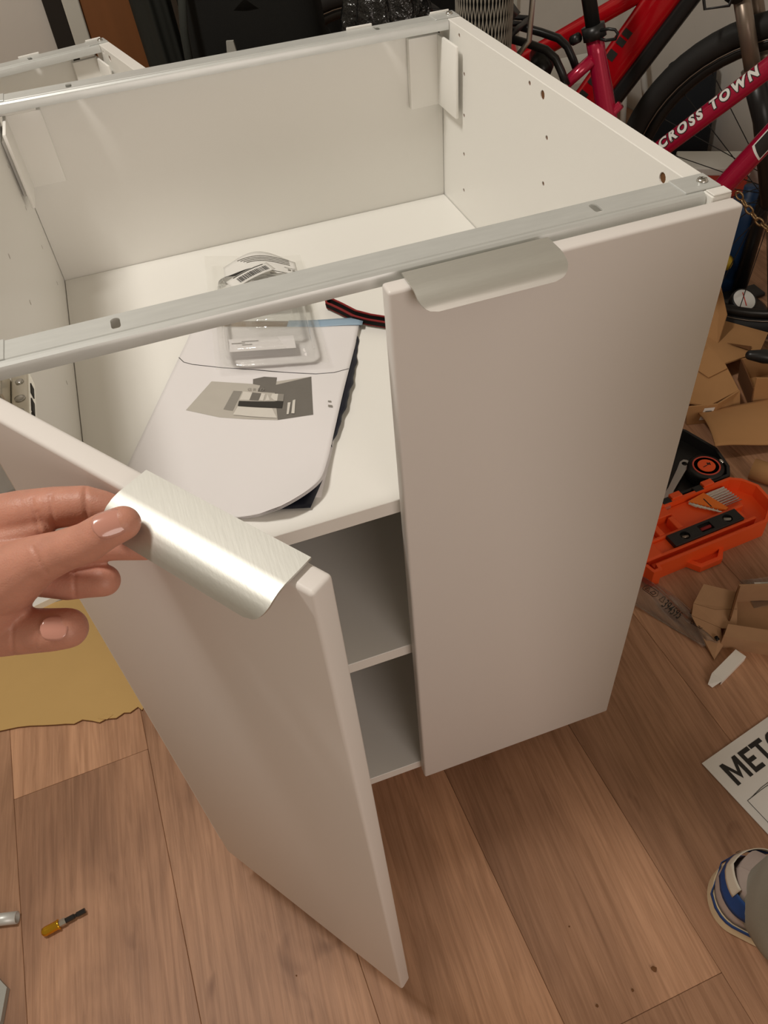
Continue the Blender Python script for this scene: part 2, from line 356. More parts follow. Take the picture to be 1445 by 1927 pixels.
# ================================================================== CABINETS
T = 0.018
SYS = [0.11 + 0.05 * k for k in range(13)]
def rail(parent, name, y0, x0, x1, H, slots, tabs=(), front=True):
    """galvanised cross rail: flat top, ridge line, rounded lip facing -y; y0 = front of the flat"""
    pr = [(y0 + 0.0245, H - 0.010), (y0 + 0.0245, H - 0.0004), (y0 + 0.0014, H - 0.0004), (y0 + 0.0004, H - 0.0016), (y0 - 0.0006, H - 0.0006),
          (y0 - 0.0024, H - 0.0008), (y0 - 0.0040, H - 0.0020), (y0 - 0.0048, H - 0.0038), (y0 - 0.0050, H - 0.0105)]
    bm = strip(pr[::-1], 'x', x0 + 0.019, x1 - 0.019, 0.0012)
    for s in (0, 1):        # flattened fixing ends lying on the side panels
        xa = x0 + 0.0015 if s == 0 else x1 - 0.034; xb = x0 + 0.034 if s == 0 else x1 - 0.0015
        box(xa, xb, y0 + 0.0005, y0 + 0.026, H + 0.0003, H + 0.0016, 0.0004, 1, bm)
        for yy in (y0 + 0.0005, y0 + 0.0245):
            box(xa, xb, yy, yy + 0.0015, H + 0.0012, H + 0.0034, 0.0003, 1, bm)
        xe = xa if s == 0 else xb - 0.0015
        box(xe, xe + 0.0015, y0 + 0.0005, y0 + 0.026, H + 0.0012, H + 0.0034, 0.0003, 1, bm)
    r = sharp(link(name, bm, 'zinc', parent), 28)
    cb = bmesh.new()
    for sx in slots:
        n = 10; pts = []
        for k in range(n + 1): a = PI * k / n; pts.append((sx + 0.0034 * math.cos(a), y0 + 0.0165 + 0.0034 * math.sin(a)))
        for k in range(n + 1): a = PI + PI * k / n; pts.append((sx + 0.0034 * math.cos(a), y0 + 0.0085 + 0.0034 * math.sin(a)))
        prism(pts, 'z', H - 0.006, H + 0.004, cb)
    cut(r, cb)
    for s in (0, 1):
        sx = x0 + 0.011 if s == 0 else x1 - 0.011
        lathe([(0.0001, 0.0052), (0.0022, 0.0050), (0.0044, 0.0034), (0.0046, 0.0018), (0.0046, 0.0016)][::-1], 16, None, None)
        bm = lathe([(0.0046, 0.0016), (0.0046, 0.0022), (0.0040, 0.0036), (0.0020, 0.0046), (0.0018, 0.0030), (0.0003, 0.0028)], 18, None, Matrix.Translation((sx, y0 + 0.013, H)))
        link('screw', bm, 'steel', r, True)
        box_b = box(sx - 0.0003, sx + 0.0003, y0 + 0.0092, y0 + 0.0168, H + 0.0030, H + 0.0040)
        box(sx - 0.0038, sx + 0.0038, y0 + 0.0127, y0 + 0.0133, H + 0.0030, H + 0.0040, 0, 1, box_b)
        link('screw_slot', box_b, 'dark', r)
    for tx, tw in tabs:
        box_b = box(tx, tx + tw, y0 + 0.026, y0 + 0.0275, H - 0.010, H + 0.0035, 0.0005, 1); link('clip_tab', box_b, 'plastic_white', r)
    return r
def cabinet(name, label, loc, rotz, W, D, H, legs=0.08, shelves=(), slots=(), rslots=(), back_y=None, L_notch=True):
    root = thing(name, label, 'cabinet', loc, rotz)
    z0 = legs; zt = legs + H; by = back_y if back_y else D - 0.02
    for s in (0, 1):
        x0 = 0 if s == 0 else W - T
        o = link('side_panel', box(x0, x0 + T, 0, D, z0, zt, 0.0007, 1), 'panel', root)
        cb = bmesh.new(); xi = T if s == 0 else W - T
        holes = [(y, z0 + z, 0.0027) for y in (0.278, 0.505) for z in (0.75, 0.70, 0.65, 0.60, 0.45, 0.40, 0.35, 0.20, 0.15)]
        holes += [(0.325, z0 + 0.791, 0.0027), (0.521, z0 + 0.790, 0.0027), (0.294, z0 + 0.7885, 0.0048), (0.068, z0 + 0.789, 0.0048)]
        for y, z, r in holes:
            if y < D - 0.03 and z < zt - r - 0.002:
                lathe([(r, -0.013), (r, 0.013)], 12, cb, Matrix.Translation((xi, y, z)) @ Matrix.Rotation(PI / 2, 4, 'Y'))
        cut(o, cb)
        # dark bores lining the holes
        for y, z, r in holes:
            if y < D - 0.03 and z < zt - r - 0.002:
                c = xi - 0.0022 if s == 0 else xi + 0.0022
                link('drilled_hole', lathe([(r * 0.98, -0.001), (r * 0.98, 0.001)], 12, None, Matrix.Translation((c, y, z)) @ Matrix.Rotation(PI / 2, 4, 'Y')), 'carddark', root)
    # back board with notched top corners
    nz, nx = zt - 0.034, 0.045
    poly = [(T + 0.0006, z0 + 0.01), (W - T - 0.0006, z0 + 0.01), (W - T - 0.0006, nz), (W - T - nx, nz), (W - T - nx, zt - 0.004),
            (T + nx, zt - 0.004), (T + nx, nz), (T + 0.0006, nz)]
    link('back_panel', prism(poly, 'y', by, by + 0.008), 'panel', root)
    link('bottom_panel', box(T + 0.0003, W - T - 0.0003, 0.0, by - 0.0004, z0, z0 + T, 0.0006, 1), 'panel', root)
    for zs in shelves:
        link('shelf', box(T + 0.0008, W - T - 0.0008, 0.0025, by - 0.001, z0 + zs - T, z0 + zs, 0.0006, 1), 'panel', root)
    for s in (0, 1):    # moulded corner covers of the hanging fittings
        sx = -1 if s else 1; xc = W - T if s else T
        bm = bmesh.new()
        a, b = sorted((xc + sx * 0.006, xc + sx * 0.050)); box(a, b, by - 0.010, by - 0.0006, zt - 0.104, zt - 0.018, 0.0015, 2, bm)
        a, b = sorted((xc + sx * 0.0062, xc + sx * 0.0105)); box(a, b, by - 0.072, by - 0.009, zt - 0.104, zt - 0.018, 0.0015, 2, bm)
        a, b = sorted((xc + sx * 0.0004, xc + sx * 0.0070)); box(a, b, by - 0.055, by - 0.0010, zt - 0.095, zt - 0.030, 0.001, 1, bm)
        sharp(link('corner_cover', bm, 'plastic_white', root))
        if s == 0:
            a, b = T + 0.003, T + 0.046
            link('hanging_fitting', box(a, b, by - 0.016, by - 0.0006, zt - 0.0165, zt - 0.0112, 0.0008, 1), 'plastic_white', root)
    rail(root, 'rear_rail', D - 0.030, 0, W, zt, rslots, tabs=[(W - 0.145, 0.034), (W - 0.032, 0.026)])
    if legs > 0.02:
        for x in (0.06, W - 0.06):
            for y in (0.06, D - 0.07):
                bm = lathe([(0.030, 0.0), (0.030, 0.006), (0.018, 0.012), (0.017, 0.055), (0.022, 0.060), (0.022, z0 - 0.006), (0.035, z0 - 0.004), (0.035, z0 - 0.0003)], 20, None, Matrix.Translation((x, y, 0)))
                link('leg', bm, 'blackplas', root, True)
    return root
W_, D_, H_ = 0.6, 0.588, 0.8
cab = cabinet('base_cabinet', 'white open-topped kitchen cabinet standing in front, with two aluminium-handled doors', (0, 0, 0), 0, W_, D_, H_, 0.08,
              shelves=(0.5645, 0.3176), slots=(), rslots=(0.108, 0.491), back_y=0.5796)
rail(cab, 'front_rail', 0.0125, 0, W_, 0.88, (0.111, 0.492))
# small white block closing the front edge of the right panel
link('edge_cap', box(0.583, 0.5995, 0.0002, 0.0115, 0.8802, 0.8816, 0.0005, 1), 'edge', cab)
# ---- doors (hinged child empties are meshes: the door leaf itself)
def door_leaf(M4, name='door'):
    bm = box(0, 0.297, -0.0161, 0.0, 0.0815, 0.8785, 0.0028, 3)     # local x along the leaf, local y outward = 0 face
    bm.transform(M4); return sharp(link(name, bm, 'door', cab), 40)
def handle(M4, x0, x1, parent, lab, mt='alu'):
    """bent aluminium edge pull; local x along the door, -y = outward"""
    zt = 0.8789
    prof = [(0.0165, zt - 0.012), (0.0165, zt + 0.0008), (0.0150, zt + 0.0016)] 
    # centre line: flat over the door edge, then a soft bend forward and down
    cl = [(0.0166, 0.0)]; cl += [(0.008, 0.0), (0.0, 0.0), (-0.004, 0.0), (-0.009, -0.0008), (-0.0135, -0.0025), (-0.0175, -0.0050), (-0.0205, -0.0080), (-0.0228, -0.0122)]
    L = [0.0]
    for a, b in zip(cl[:-1], cl[1:]): L.append(L[-1] + math.hypot(b[0] - a[0], b[1] - a[1]))
    tot = L[-1]
    def at(s):
        s = max(0, min(tot, s))
        for i in range(len(L) - 1):
            if s <= L[i + 1] + 1e-9:
                t = (s - L[i]) / (L[i + 1] - L[i]); return (cl[i][0] + t * (cl[i + 1][0] - cl[i][0]), cl[i][1] + t * (cl[i + 1][1] - cl[i][1]))
    rc = 0.013                               # big rounded lower corners
    NU, NV = 40, 26; W = x1 - x0
    def fn(u, v):
        s = v * tot; e = 0.0
        if s > tot - rc:
            q = (s - (tot - rc)) / rc; e = rc * (1 - math.sqrt(max(0, 1 - q * q)))
        x = x0 + e + u * (W - 2 * e); y, z = at(s); return (x, y, zt + 0.0017 + z)
    bm = grid(fn, NU, NV, 0.0014)
    bm.transform(M4)
    h = sharp(link('handle', bm, 'alu', parent), 50); h['label'] = lab
    h.data.materials[0] = M[mt]
    b2 = box(x0 + 0.004, x1 - 0.004, 0.0166, 0.0178, zt - 0.018, zt + 0.0012, 0.0003, 1); b2.transform(M4); link('handle_flange', b2, 'alu', h)
    return h
MR = Matrix.Translation((0.3015, -0.0185, 0))
MR = MR @ Matrix.Rotation(0, 4, 'Z')
def flipY(bm): return bm
# right door: local x -> world x, outward (local -y) -> world -y ; leaf occupies local y 0..0.0161 behind its face
def leaf(Mt):
    bm = box(0, 0.297, 0.0, 0.0161, 0.0815, 0.8785, 0.0028, 3); bm.transform(Mt); return sharp(link('door', bm, 'door', cab), 40)
rd = leaf(MR); rd['label'] = 'closed right-hand door'
handle(MR, 0.0165, 0.1345, rd, 'grey brushed aluminium edge pull')
ang = 0.95067
ML = Matrix(((math.cos(ang), math.sin(ang), 0, 0.00602), (-math.sin(ang), math.cos(ang), 0, -0.01937), (0, 0, 1, 0), (0, 0, 0, 1)))
ld = leaf(ML); ld['label'] = 'left-hand door standing ajar'
handle(ML, 0.1610, 0.2830, ld, 'edge pull lit brightly by the lamp', 'alu2')
# hinge arm on the left side panel
hg = link('hinge', box(0.0205, 0.0335, 0.006, 0.066, 0.822, 0.8365, 0.0012, 2), 'nickel', cab)
for yy, rr in ((0.052, 0.0032), (0.030, 0.004), (0.014, 0.003)):
    link('hinge_screw', lathe([(rr, 0), (rr, 0.0007), (rr * 0.6, 0.0012)], 14, None, Matrix.Translation((0.027, yy, 0.8365))), 'steel', hg, True)
for yy, ln in ((0.047, 0.013), (0.026, 0.016), (0.012, 0.008)):
    link('hinge_slot', box(0.0332, 0.0340, yy - ln / 2, yy + ln / 2, 0.8262, 0.8325, 0.0003, 1), 'dark', hg)
link('hinge_plate', box(0.0181, 0.0204, 0.018, 0.058, 0.806, 0.852, 0.0006, 1), 'nickel', hg)
link('hinge_knuckle', tube([(0.0265, -0.002, 0.820), (0.0265, -0.002, 0.8375)], 0.0042, 16), 'nickel', hg, True)
link('hinge_cup', lathe([(0.0165, 0), (0.0165, 0.0012), (0.014, 0.0015)], 24, None, ML @ Matrix.Translation((0.022, 0.0163, 0.829)) @ Matrix.Rotation(-PI / 2, 4, 'X')), 'nickel', hg, True)
# lower hinges
for zz in (0.20,):
    link('hinge', box(0.0205, 0.0335, 0.006, 0.066, zz, zz + 0.0145, 0.0012, 2), 'nickel', cab)
# cabinet behind
a2 = math.radians(13.4)
cr = Vector((0.165, 1.075)); Dv = Vector((-math.sin(a2), math.cos(a2))); Wv = Vector((math.cos(a2), math.sin(a2)))
o2 = cr - Wv * 0.6 - Dv * 0.37
cabinet('base_cabinet', 'second white cabinet carcass behind the front one, no doors fitted', (o2.x, o2.y, 0), a2, 0.6, 0.37, 0.80, 0.0,
        shelves=(0.40,), rslots=(0.2, 0.47), back_y=0.355)

# ================================================================== THINGS ON THE SHELF
ZS = 0.6445
SO = Vector((0.167, 0.379)); E1 = Vector((0.905, -0.424)).normalized(); E2 = Vector((-0.424, -0.905)).normalized()
def sm(x): x = min(1, max(0, x)); return x * x * (3 - 2 * x)
def lift(a, b):
    l = 0.0035 + 0.005 * sm((a - .1) / .11) * sm((b - .03) / .12)
    l += .0025 * sm((.035 - b) / .035) * sm((a - .14) / .06) + .002 * sm((.03 - b) / .03) * sm((.06 - a) / .06)
    return l
def SH(a, b, dz=0.0):
    d = ((a - .21) + (b - .316)) * .7071 + .066; z = lift(a, b); RR = .085
    if d > 0:        # the lower right corner rolls up
        t = d / RR; k = (d - RR * math.sin(t)) * .7071; a -= k; b -= k; z += RR * (1 - math.cos(t))
    P = SO + E1 * a + E2 * b; return Vector((P.x, P.y, ZS + z + dz))
bro = thing('instruction_booklet', 'white instruction booklet with grey kitchen picture and curled corner on the shelf', 'booklet', (0.2, 0.2, ZS))
inv = Matrix.Translation((-0.2, -0.2, -ZS))
def bl(name, bm, m, parent=bro, smooth=True):
    bm.transform(inv); return link(name, bm, m, parent, smooth)
def rc(u, v, w_, h_, r=0.012):      # rounded lower-right corner
    a, b = u * w_, v * h_; return a, b
def RCN(u, v, w_, h_, r=.052):
    b = v * h_; q = max(0.0, b - (h_ - r)); return u * (w_ - (r - math.sqrt(max(0.0, r * r - q * q)))), b
cover = bl('front_cover', grid(lambda u, v: SH(*RCN(u, v, .208, .318), 0.0), 44, 70, 0.0003), 'paper')
for q in range(3):
    dz = -0.0007 - 0.0006 * q
    bl('page', grid(lambda u, v: SH(*RCN(u, v, .2078 + .0004 * q, .3165 - .0010 * q, .054 + .002 * q), dz * (1 + 2.2 * lift(u * .21, v * .3) / .02) - .0012 * q * sm((u + v - 1.45) / .3)), 40, 60, 0.00025), 'paper')
bl('back_cover', grid(lambda u, v: Vector((SO + E1 * (0.002 + u * .206) + E2 * (-0.006 + v * .292)).to_3d()) + Vector((0, 0, ZS + 0.0012 + 0.0014 * sm((u - .6) / .4))), 24, 30, 0.0003), 'paper')
bl('back_picture', grid(lambda u, v: Vector((SO + E1 * (.158 + u * .048 * (1 - .12 * v)) + E2 * (.262 + v * .043 * (1 - .10 * u))).to_3d()) + Vector((0, 0, ZS + .0032)), 6, 6, .0003), 'navy')
bl('top_strip', grid(lambda u, v: SH(0.003 + u * .115, -0.0125 + v * 0.014, -0.0005 + 0.0005 * (1 - v)), 16, 3, 0.0003), 'brownprint')
bl('top_strip', grid(lambda u, v: SH(0.118 + u * .094, -0.0145 + v * 0.0155, -0.0005 + 0.0015 * u), 16, 3, 0.0003), 'blueprint')
# dark pictures showing on the splayed page edges
bl('page_picture', grid(lambda u, v: SH(.2074 + u * (.0012 + .0062 * math.sin(PI * min(1, v * 1.05)) ** .8 + .0007 * math.sin(31 * v) + .0005 * math.sin(57 * v)), .018 + v * .200, -0.0008 - 0.0020 * u), 3, 50, 0.0002), 'navy')
def poly_on(pts, dz, m, name='print'):
    """flat print following the sheet"""
    bm = bmesh.new(); f = bm.faces.new([bm.verts.new((p[0], p[1], 0)) for p in pts])
    bmesh.ops.triangulate(bm, faces=bm.faces[:])
    for _ in range(3):
        es = [e for e in bm.edges if e.calc_length() > 0.010]
        if not es: break
        bmesh.ops.subdivide_edges(bm, edges=es, cuts=2); bmesh.ops.triangulate(bm, faces=bm.faces[:])
    for v in bm.verts: v.co = SH(v.co.x, v.co.y, dz)
    bm.transform(inv); o = link(name, bm, m, cover, rec=False); return o
PR = [('bg', [[0.0366, 0.1605], [0.0522, 0.1091], [0.1034, 0.1133], [0.1669, 0.1017], [0.1812, 0.17], [0.1435, 0.1767], [0.0783, 0.1719]], 'g1'),
('dark', [[0.1281, 0.1155], [0.1669, 0.1017], [0.1812, 0.17], [0.1435, 0.1767], [0.1415, 0.1324], [0.1304, 0.1299]], 'g3'),
('hood', [[0.0997, 0.1045], [0.1119, 0.0999], [0.1271, 0.1016], [0.1304, 0.1299], [0.1103, 0.1271], [0.1106, 0.1159], [0.1017, 0.1135]], 'g3'),
('cabL', [[0.0822, 0.1259], [0.0924, 0.1266], [0.0898, 0.161], [0.0787, 0.1585]], 'g2'),
('w1', [[0.0938, 0.1271], [0.1045, 0.1287], [0.1041, 0.1421], [0.093, 0.1419]], 'g5'),
('g1', [[0.1045, 0.1287], [0.1152, 0.1304], [0.1144, 0.1429], [0.1041, 0.1421]], 'g3'),
('w2', [[0.1152, 0.1304], [0.12, 0.1314], [0.1202, 0.1435], [0.1153, 0.1424]], 'g5'),
('w3', [[0.1227, 0.1323], [0.1278, 0.1432], [0.1224, 0.1435]], 'g5'),
('w4', [[0.1281, 0.132], [0.1348, 0.1322], [0.1362, 0.1448], [0.1323, 0.1433], [0.1275, 0.1378]], 'g5'),
('g2', [[0.1348, 0.1322], [0.1419, 0.1333], [0.1434, 0.1458], [0.1362, 0.1448]], 'g2'),
('black', [[0.0929, 0.1441], [0.1434, 0.1458], [0.1444, 0.1575], [0.0936, 0.1526]], 'g4'),
('counter', [[0.094, 0.1535], [0.1332, 0.1572], [0.1422, 0.174], [0.0918, 0.1678]], 'g5'),
('s1', [[0.1491, 0.1487], [0.1523, 0.1483], [0.154, 0.1685], [0.1517, 0.1684]], 'g5'),
('s2', [[0.1541, 0.1452], [0.1568, 0.1439], [0.1603, 0.1677], [0.1567, 0.1672]], 'g5'),
('d1', [[0.1938, 0.1476], [0.1974, 0.1481], [0.1974, 0.1503], [0.1938, 0.1498]], 'g2'),
('d2', [[0.195, 0.1548], [0.1999, 0.1558], [0.2003, 0.1589], [0.1954, 0.1579]], 'g2')]
for i, (nm, pts, m) in enumerate(PR): poly_on(pts, 0.0005 + 0.00006 * i, m, 'printed_picture')
ln = [(0.0, 0.0639), [0.0089, 0.0731], [0.0208, 0.0774], [0.0578, 0.0833], [0.0957, 0.0865], [0.1336, 0.0919], [0.171, 0.0965], [0.1921, 0.0943], [0.2075, 0.0865]]
bm = tube([SH(a, b, 0.0002) for a, b in ln], 0.00055, 6); bl('fold_line', bm, 'g4', cover)
bm = text_bm('GRID', 0.007, 0.0, 0, 0, 1.5)
for v in bm.verts: v.co = SH(0.098 + v.co.x * 0.9, 0.1262 + 0.03 * v.co.x - v.co.y * 0.9, 0.0018)
# (faint wording over the worktop picture)
bm.transform(inv); link('printed_word', bm, 'g2', cover, rec=False)

# ---- clear blister pack with its paper insert
bp = thing('blister_pack', 'empty clear plastic blister pack with paper insert lying on the booklet', 'packaging', (0.25, 0.36, ZS))
ib = Matrix.Translation((-0.25, -0.36, -ZS))
BO = Vector((0.180, 0.262)); bx = Vector((0.948, -0.318)).normalized(); byv = Vector((0.30, 0.954)).normalized(); by_ = Vector((0.125, 0.99)).normalized()
def BP(a, b, z):
    P = BO + bx * a + by_ * b; return Vector((P.x, P.y, ZS + 0.0125 + z))
BW, BH = 0.122, 0.245
def rr(w, h, r, n=6):
    pts = []
    for cx, cy, a0 in ((w - r, r, -PI / 2), (w - r, h - r, 0), (r, h - r, PI / 2), (r, r, PI)):
        for k in range(n + 1): a = a0 + PI / 2 * k / n; pts.append((cx + r * math.cos(a), cy + r * math.sin(a)))
    return pts
def blister(x0, y0, w, h, depth, r, z0=0.0):
    """hollow vacuum formed tray: rim ring, walls, lid"""
    bm = bmesh.new(); rings = []
    for ins, zz in ((-0.006, 0.0), (0.0, 0.0), (0.0015, depth * 0.5), (0.0045, depth * 0.93), (0.007, depth), (0.02, depth)):
        pts = rr(w - 2 * ins, h - 2 * ins, max(0.003, r - ins * 0.5)); rings.append([bm.verts.new(BP(x0 + ins + p[0], y0 + ins + p[1], z0 + zz)) for p in pts])
    for A, B in zip(rings[:-1], rings[1:]):
        n = len(A)
        for k in range(n): bm.faces.new((A[k], A[(k + 1) % n], B[(k + 1) % n], B[k]))
    bm.faces.new(rings[-1]); bm.transform(ib); return bm
link('blister_shell', blister(0.008, 0.010, 0.106, 0.175, 0.018, 0.016), 'film', bp, True)
link('blister_window', blister(0.045, 0.055, 0.052, 0.10, 0.008, 0.008, 0.0185), 'film', bp, True)
bm = grid(lambda u, v: BP(-0.004 + u * .13, 0.0 + v * .262, 0.0008 + 0.004 * math.sin(3 * u + 2 * v)), 12, 16); bm.transform(ib); link('backing_film', bm, 'film', bp, True)
# paper insert: curved sheet with fold, black band, barcode
def ins(a, b): return BP(0.020 + a, 0.128 + b, 0.0055 + 0.012 * math.sin(min(1, max(0, a / .095)) * PI) ** 1.3 * sm(b / .12 + .25))
bm = grid(lambda u, v: ins(u * .096, v * (.098 + .014 * math.sin(u * PI))), 20, 12, 0.0002); bm.transform(ib); insert = link('paper_insert', bm, 'paper2', bp, True)
def ins_poly(x0, x1, y0, y1, m, dz=0.0006, sk=0.0):
    bm = grid(lambda u, v: ins(x0 + u * (x1 - x0), y0 + v * (y1 - y0) + sk * u) + Vector((0, 0, dz)), max(2, int(abs(x1 - x0) / .005)), 2)
    bm.transform(ib); link('insert_print', bm, m, insert, rec=False)
ins_poly(0.0, 0.045, 0.062, 0.0715, 'blackink', 0.0006, 0.0)
for k in range(4): ins_poly(0.020 + 0.004 * k, 0.088, 0.099 - .0042 * k, 0.1003 - .0042 * k, 'g3')
ins_poly(0.055, 0.090, 0.064, 0.0648, 'blackink'); ins_poly(0.055, 0.090, 0.052, 0.0528, 'blackink'); ins_poly(0.089, 0.0898, 0.052, 0.0648, 'blackink'); ins_poly(0.060, 0.085, 0.058, 0.0592, 'g3')
ins_poly(0.055, 0.088, 0.047, 0.0478, 'blackink'); ins_poly(0.0535, 0.0575, 0.040, 0.047, 'blackink')
ins_poly(0.092, 0.0955, 0.058, 0.066, 'blackink'); ins_poly(0.0905, 0.0955, 0.046, 0.0475, 'blackink'); ins_poly(0.080, 0.094, 0.078, 0.0787, 'g3')
ins_poly(0.084, 0.0875, 0.072, 0.0755, 'g2'); ins_poly(0.0895, 0.093, 0.072, 0.0755, 'g2')
# folded label with the barcode bars
def lab(a, b): return BP(0.032 + a * 0.90 - b * 0.45, 0.142 + a * 0.62 + b * 0.85, 0.0205 + 0.004 * math.sin(a * 40))
bm = grid(lambda u, v: lab(u * .062, v * .0215), 10, 4, 0.0002); bm.transform(ib); bar = link('barcode_label', bm, 'paper2', bp, True)
x = 0.012
rs = random.Random(3)
while x < 0.056:
    wd = rs.choice((0.0005, 0.0009, 0.0014)); bm = grid(lambda u, v: lab(x + u * wd, 0.004 + v * .011) + Vector((0, 0, 0.0005)), 1, 3); bm.transform(ib); link('barcode_bar', bm, 'blackink', bar, rec=False)
    x += wd + rs.choice((0.0005, 0.0009))
bm = grid(lambda u, v: lab(.010 + u * .045, 0.019 + v * .0012) + Vector((0, 0, 0.0005)), 4, 1); bm.transform(ib); link('label_line', bm, 'blackink', bar, rec=False)
# white card strip inside the lower end
bm = grid(lambda u, v: BP(0.014 + u * .078, 0.030 + v * .026, 0.004), 4, 2, 0.0002); bm.transform(ib); cs = link('card_strip', bm, 'paper', bp)
for k, (a, b_) in enumerate(((.030, .047), (.018, .044), (.030, .040))):
    bm = grid(lambda u, v: BP(a + u * (.020 - .004 * k), b_ + v * .0012 + .0015, 0.0046), 2, 1); bm.transform(ib); link('strip_print', bm, 'g2', cs, rec=False)

# ---- red and black strap
pts = []
pth = [(0.338, 0.348), (0.345, 0.335), (0.356, 0.312), (0.370, 0.296), (0.390, 0.279), (0.425, 0.262), (0.47, 0.250)]
def strap(side):
    return [Vector((x + side * 0.0035, y + side * 0.0042, ZS + 0.0065)) for x, y in pth]
st = thing('wrist_strap', 'narrow black strap loop with red edging lying on the shelf', 'strap', (0.38, 0.29, ZS))
up_, dn = strap(1.0), strap(-1.0)
loop = dn[::-1] + [Vector((0.3315, 0.3485, ZS + 0.0065)), Vector((0.3325, 0.357, ZS + 0.0065)), Vector((0.3385, 0.3575, ZS + 0.0065))] + up_
def ribbon(path, h, t0, m, nm, zc=0.0):
    bm = bmesh.new(); R_ = []
    for i, p in enumerate(path):
        d = (path[min(i + 1, len(path) - 1)] - path[max(i - 1, 0)]).normalized(); s = Vector((-d.y, d.x, 0)) * t0
        z = Vector((0, 0, h)); q = p + Vector((0, 0, zc)); R_.append([bm.verts.new(x) for x in (q + s - z, q + s + z, q - s + z, q - s - z)])
    for A, B in zip(R_[:-1], R_[1:]):
        for k in range(4): bm.faces.new((A[k], A[(k + 1) % 4], B[(k + 1) % 4], B[k]))
    bm.faces.new(R_[0]); bm.faces.new(R_[-1][::-1]); bm.transform(Matrix.Translation((-0.38, -0.29, -ZS))); return link(nm, bm, m, st)
ribbon(loop, 0.0040, 0.0008, 'black', 'webbing')
ribbon(loop, 0.0006, 0.0012, 'redtrim', 'red_edging', 0.0040); ribbon(loop, 0.0004, 0.0011, 'redtrim', 'red_edging', -0.0028)

# ================================================================== BICYCLES
def bike_frame(q, th):
    c, s = math.cos(th), math.sin(th)
    return lambda t, z, o=0.0: Vector((q[0] + c * t - s * o, q[1] + s * t + c * o, z))
TH = -0.805
def wheel(P, hub_t, r, parent, tyre=0.021, spokes=28, lab=None):
    cz = r; ctr = P(hub_t, cz)
    def circ(rad, o=0.0, n=64): return [P(hub_t + rad * math.cos(2 * PI * k / n), cz + rad * math.sin(2 * PI * k / n), o) for k in range(n)]
    w_ = link('wheel', tube(circ(r - tyre), tyre, 12, closed=True), 'rubber', parent, True)
    if lab: w_['label'] = lab
    link('rim', tube(circ(r - tyre * 2 - 0.008), 0.0125, 8, closed=True), 'rim', w_, True)
    for o in (-0.0118, 0.0118): link('reflective_ring', tube(circ(r - tyre * 2 + 0.002, o * 1.35), 0.0013, 6, closed=True), 'taupe', w_, True)
    link('hub', tube([P(hub_t, cz, -0.045), P(hub_t, cz, -0.035), P(hub_t, cz, 0.035), P(hub_t, cz, 0.045)], [0.008, 0.026, 0.026, 0.008], 16), 'blackplas', w_, True)
    for k in range(spokes):
        a = 2 * PI * k / spokes; da = 0.35 * (1 if k % 2 else -1); o = 0.03 if k % 4 < 2 else -0.03
        link('spoke', tube([P(hub_t + 0.024 * math.cos(a + da), cz + 0.024 * math.sin(a + da), o), P(hub_t + (r - 0.055) * math.cos(a), cz + (r - 0.055) * math.sin(a), 0)], 0.0011, 5), 'blackplas', w_)
    return w_
# ---- near bicycle, magenta red
P1 = bike_frame((1.115, 0.849), TH)
nb = thing('bicycle', 'magenta-red bicycle nearest the cabinet, with CROSS TOWN lettering on its top tube', 'bicycle', (1.115, 0.849, 0), 0)
def rel(root, bm):
    bm.transform(Matrix.Translation(-Vector(root.location))); return bm
class Rel:
    """build parts in world space under a root that is not rotated"""
    def __init__(s, root): s.root = root; s.inv = Matrix.Translation(-Vector(root.location))
    def __call__(s, name, bm, m, parent=None, smooth=True):
        bm.transform(s.inv); return link(name, bm, m, parent or s.root, smooth)
R1 = Rel(nb)
def wheel_rel(P, root, *a, **k):
    L = Vector(root.location); return wheel(lambda t, z, o=0.0: P(t, z, o) - L, *a, parent=root, **k)
R1('seat_tube', tube([P1(0, .28), P1(-.053, .46), P1(-.087, .574), P1(-.118, .672), P1(-.127, .700)], [.017, .0175, .0195, .0165, .0165], 20), 'magenta')
tt = R1('top_tube', tube([P1(-.045, .435), P1(.035, .516), P1(.186, .669), P1(.37, .856)], [.0165, .017, .0175, .019], 22), 'magenta')
dt = R1('down_tube', tube([P1(0, .28), P1(.10, .37), P1(.162, .457), P1(.2165, .553), P1(.385, .845)], [.019, .0195, .0195, .0195, .021], 22), 'magenta')
R1('head_tube', tube([P1(.405, .80), P1(.365, .96)], .023, 20), 'magenta')
R1('seat_post', tube([P1(-.123, .69), P1(-.215, 1.00)], .0135, 16), 'blackplas')
cl = R1('seat_clamp', tube([P1(-.124, .695), P1(-.131, .716)], .0215, 20), 'blackplas')
R1('clamp_bolt', box(-.013, .013, -.008, .008, -.009, .009, .002, 1) if False else tube([P1(-.150, .700, -.018), P1(-.163, .692, -.012)], .009, 10), 'blackplas', cl)
lev = [P1(-.113, .712, -.012), P1(-.098, .716, -.014), P1(-.085, .716, -.016), P1(-.079, .710, -.016), P1(-.082, .701, -.015), P1(-.100, .697, -.014), P1(-.118, .700, -.012)]
R1('clamp_lever', tube(lev, .0028, 8), 'blackplas', cl)
sad = R1('saddle', tube([P1(-.36, 1.045), P1(-.30, 1.055), P1(-.22, 1.05), P1(-.10, 1.035)], [.055, .07, .035, .02], 20, ends_round=True), 'black')
for o in (-.045, .045):
    R1('seat_stay', tube([P1(-.122, .662, o * .25), P1(-.155, .630, o * .45), P1(-.43, .36, o * 1.3)], [.011, .0105, .008], 14), 'magenta')
    R1('chain_stay', tube([P1(0, .28, o * .5), P1(-.43, .34, o * 1.3)], [.012, .009], 14), 'magenta')
R1('stay_gusset', tube([P1(-.06, .585), P1(-.15, .47)], .008, 12), 'magenta')
wheel_rel(P1, nb, -.43, .34, lab='rear wheel')
wheel_rel(P1, nb, .74, .335, lab='front wheel')
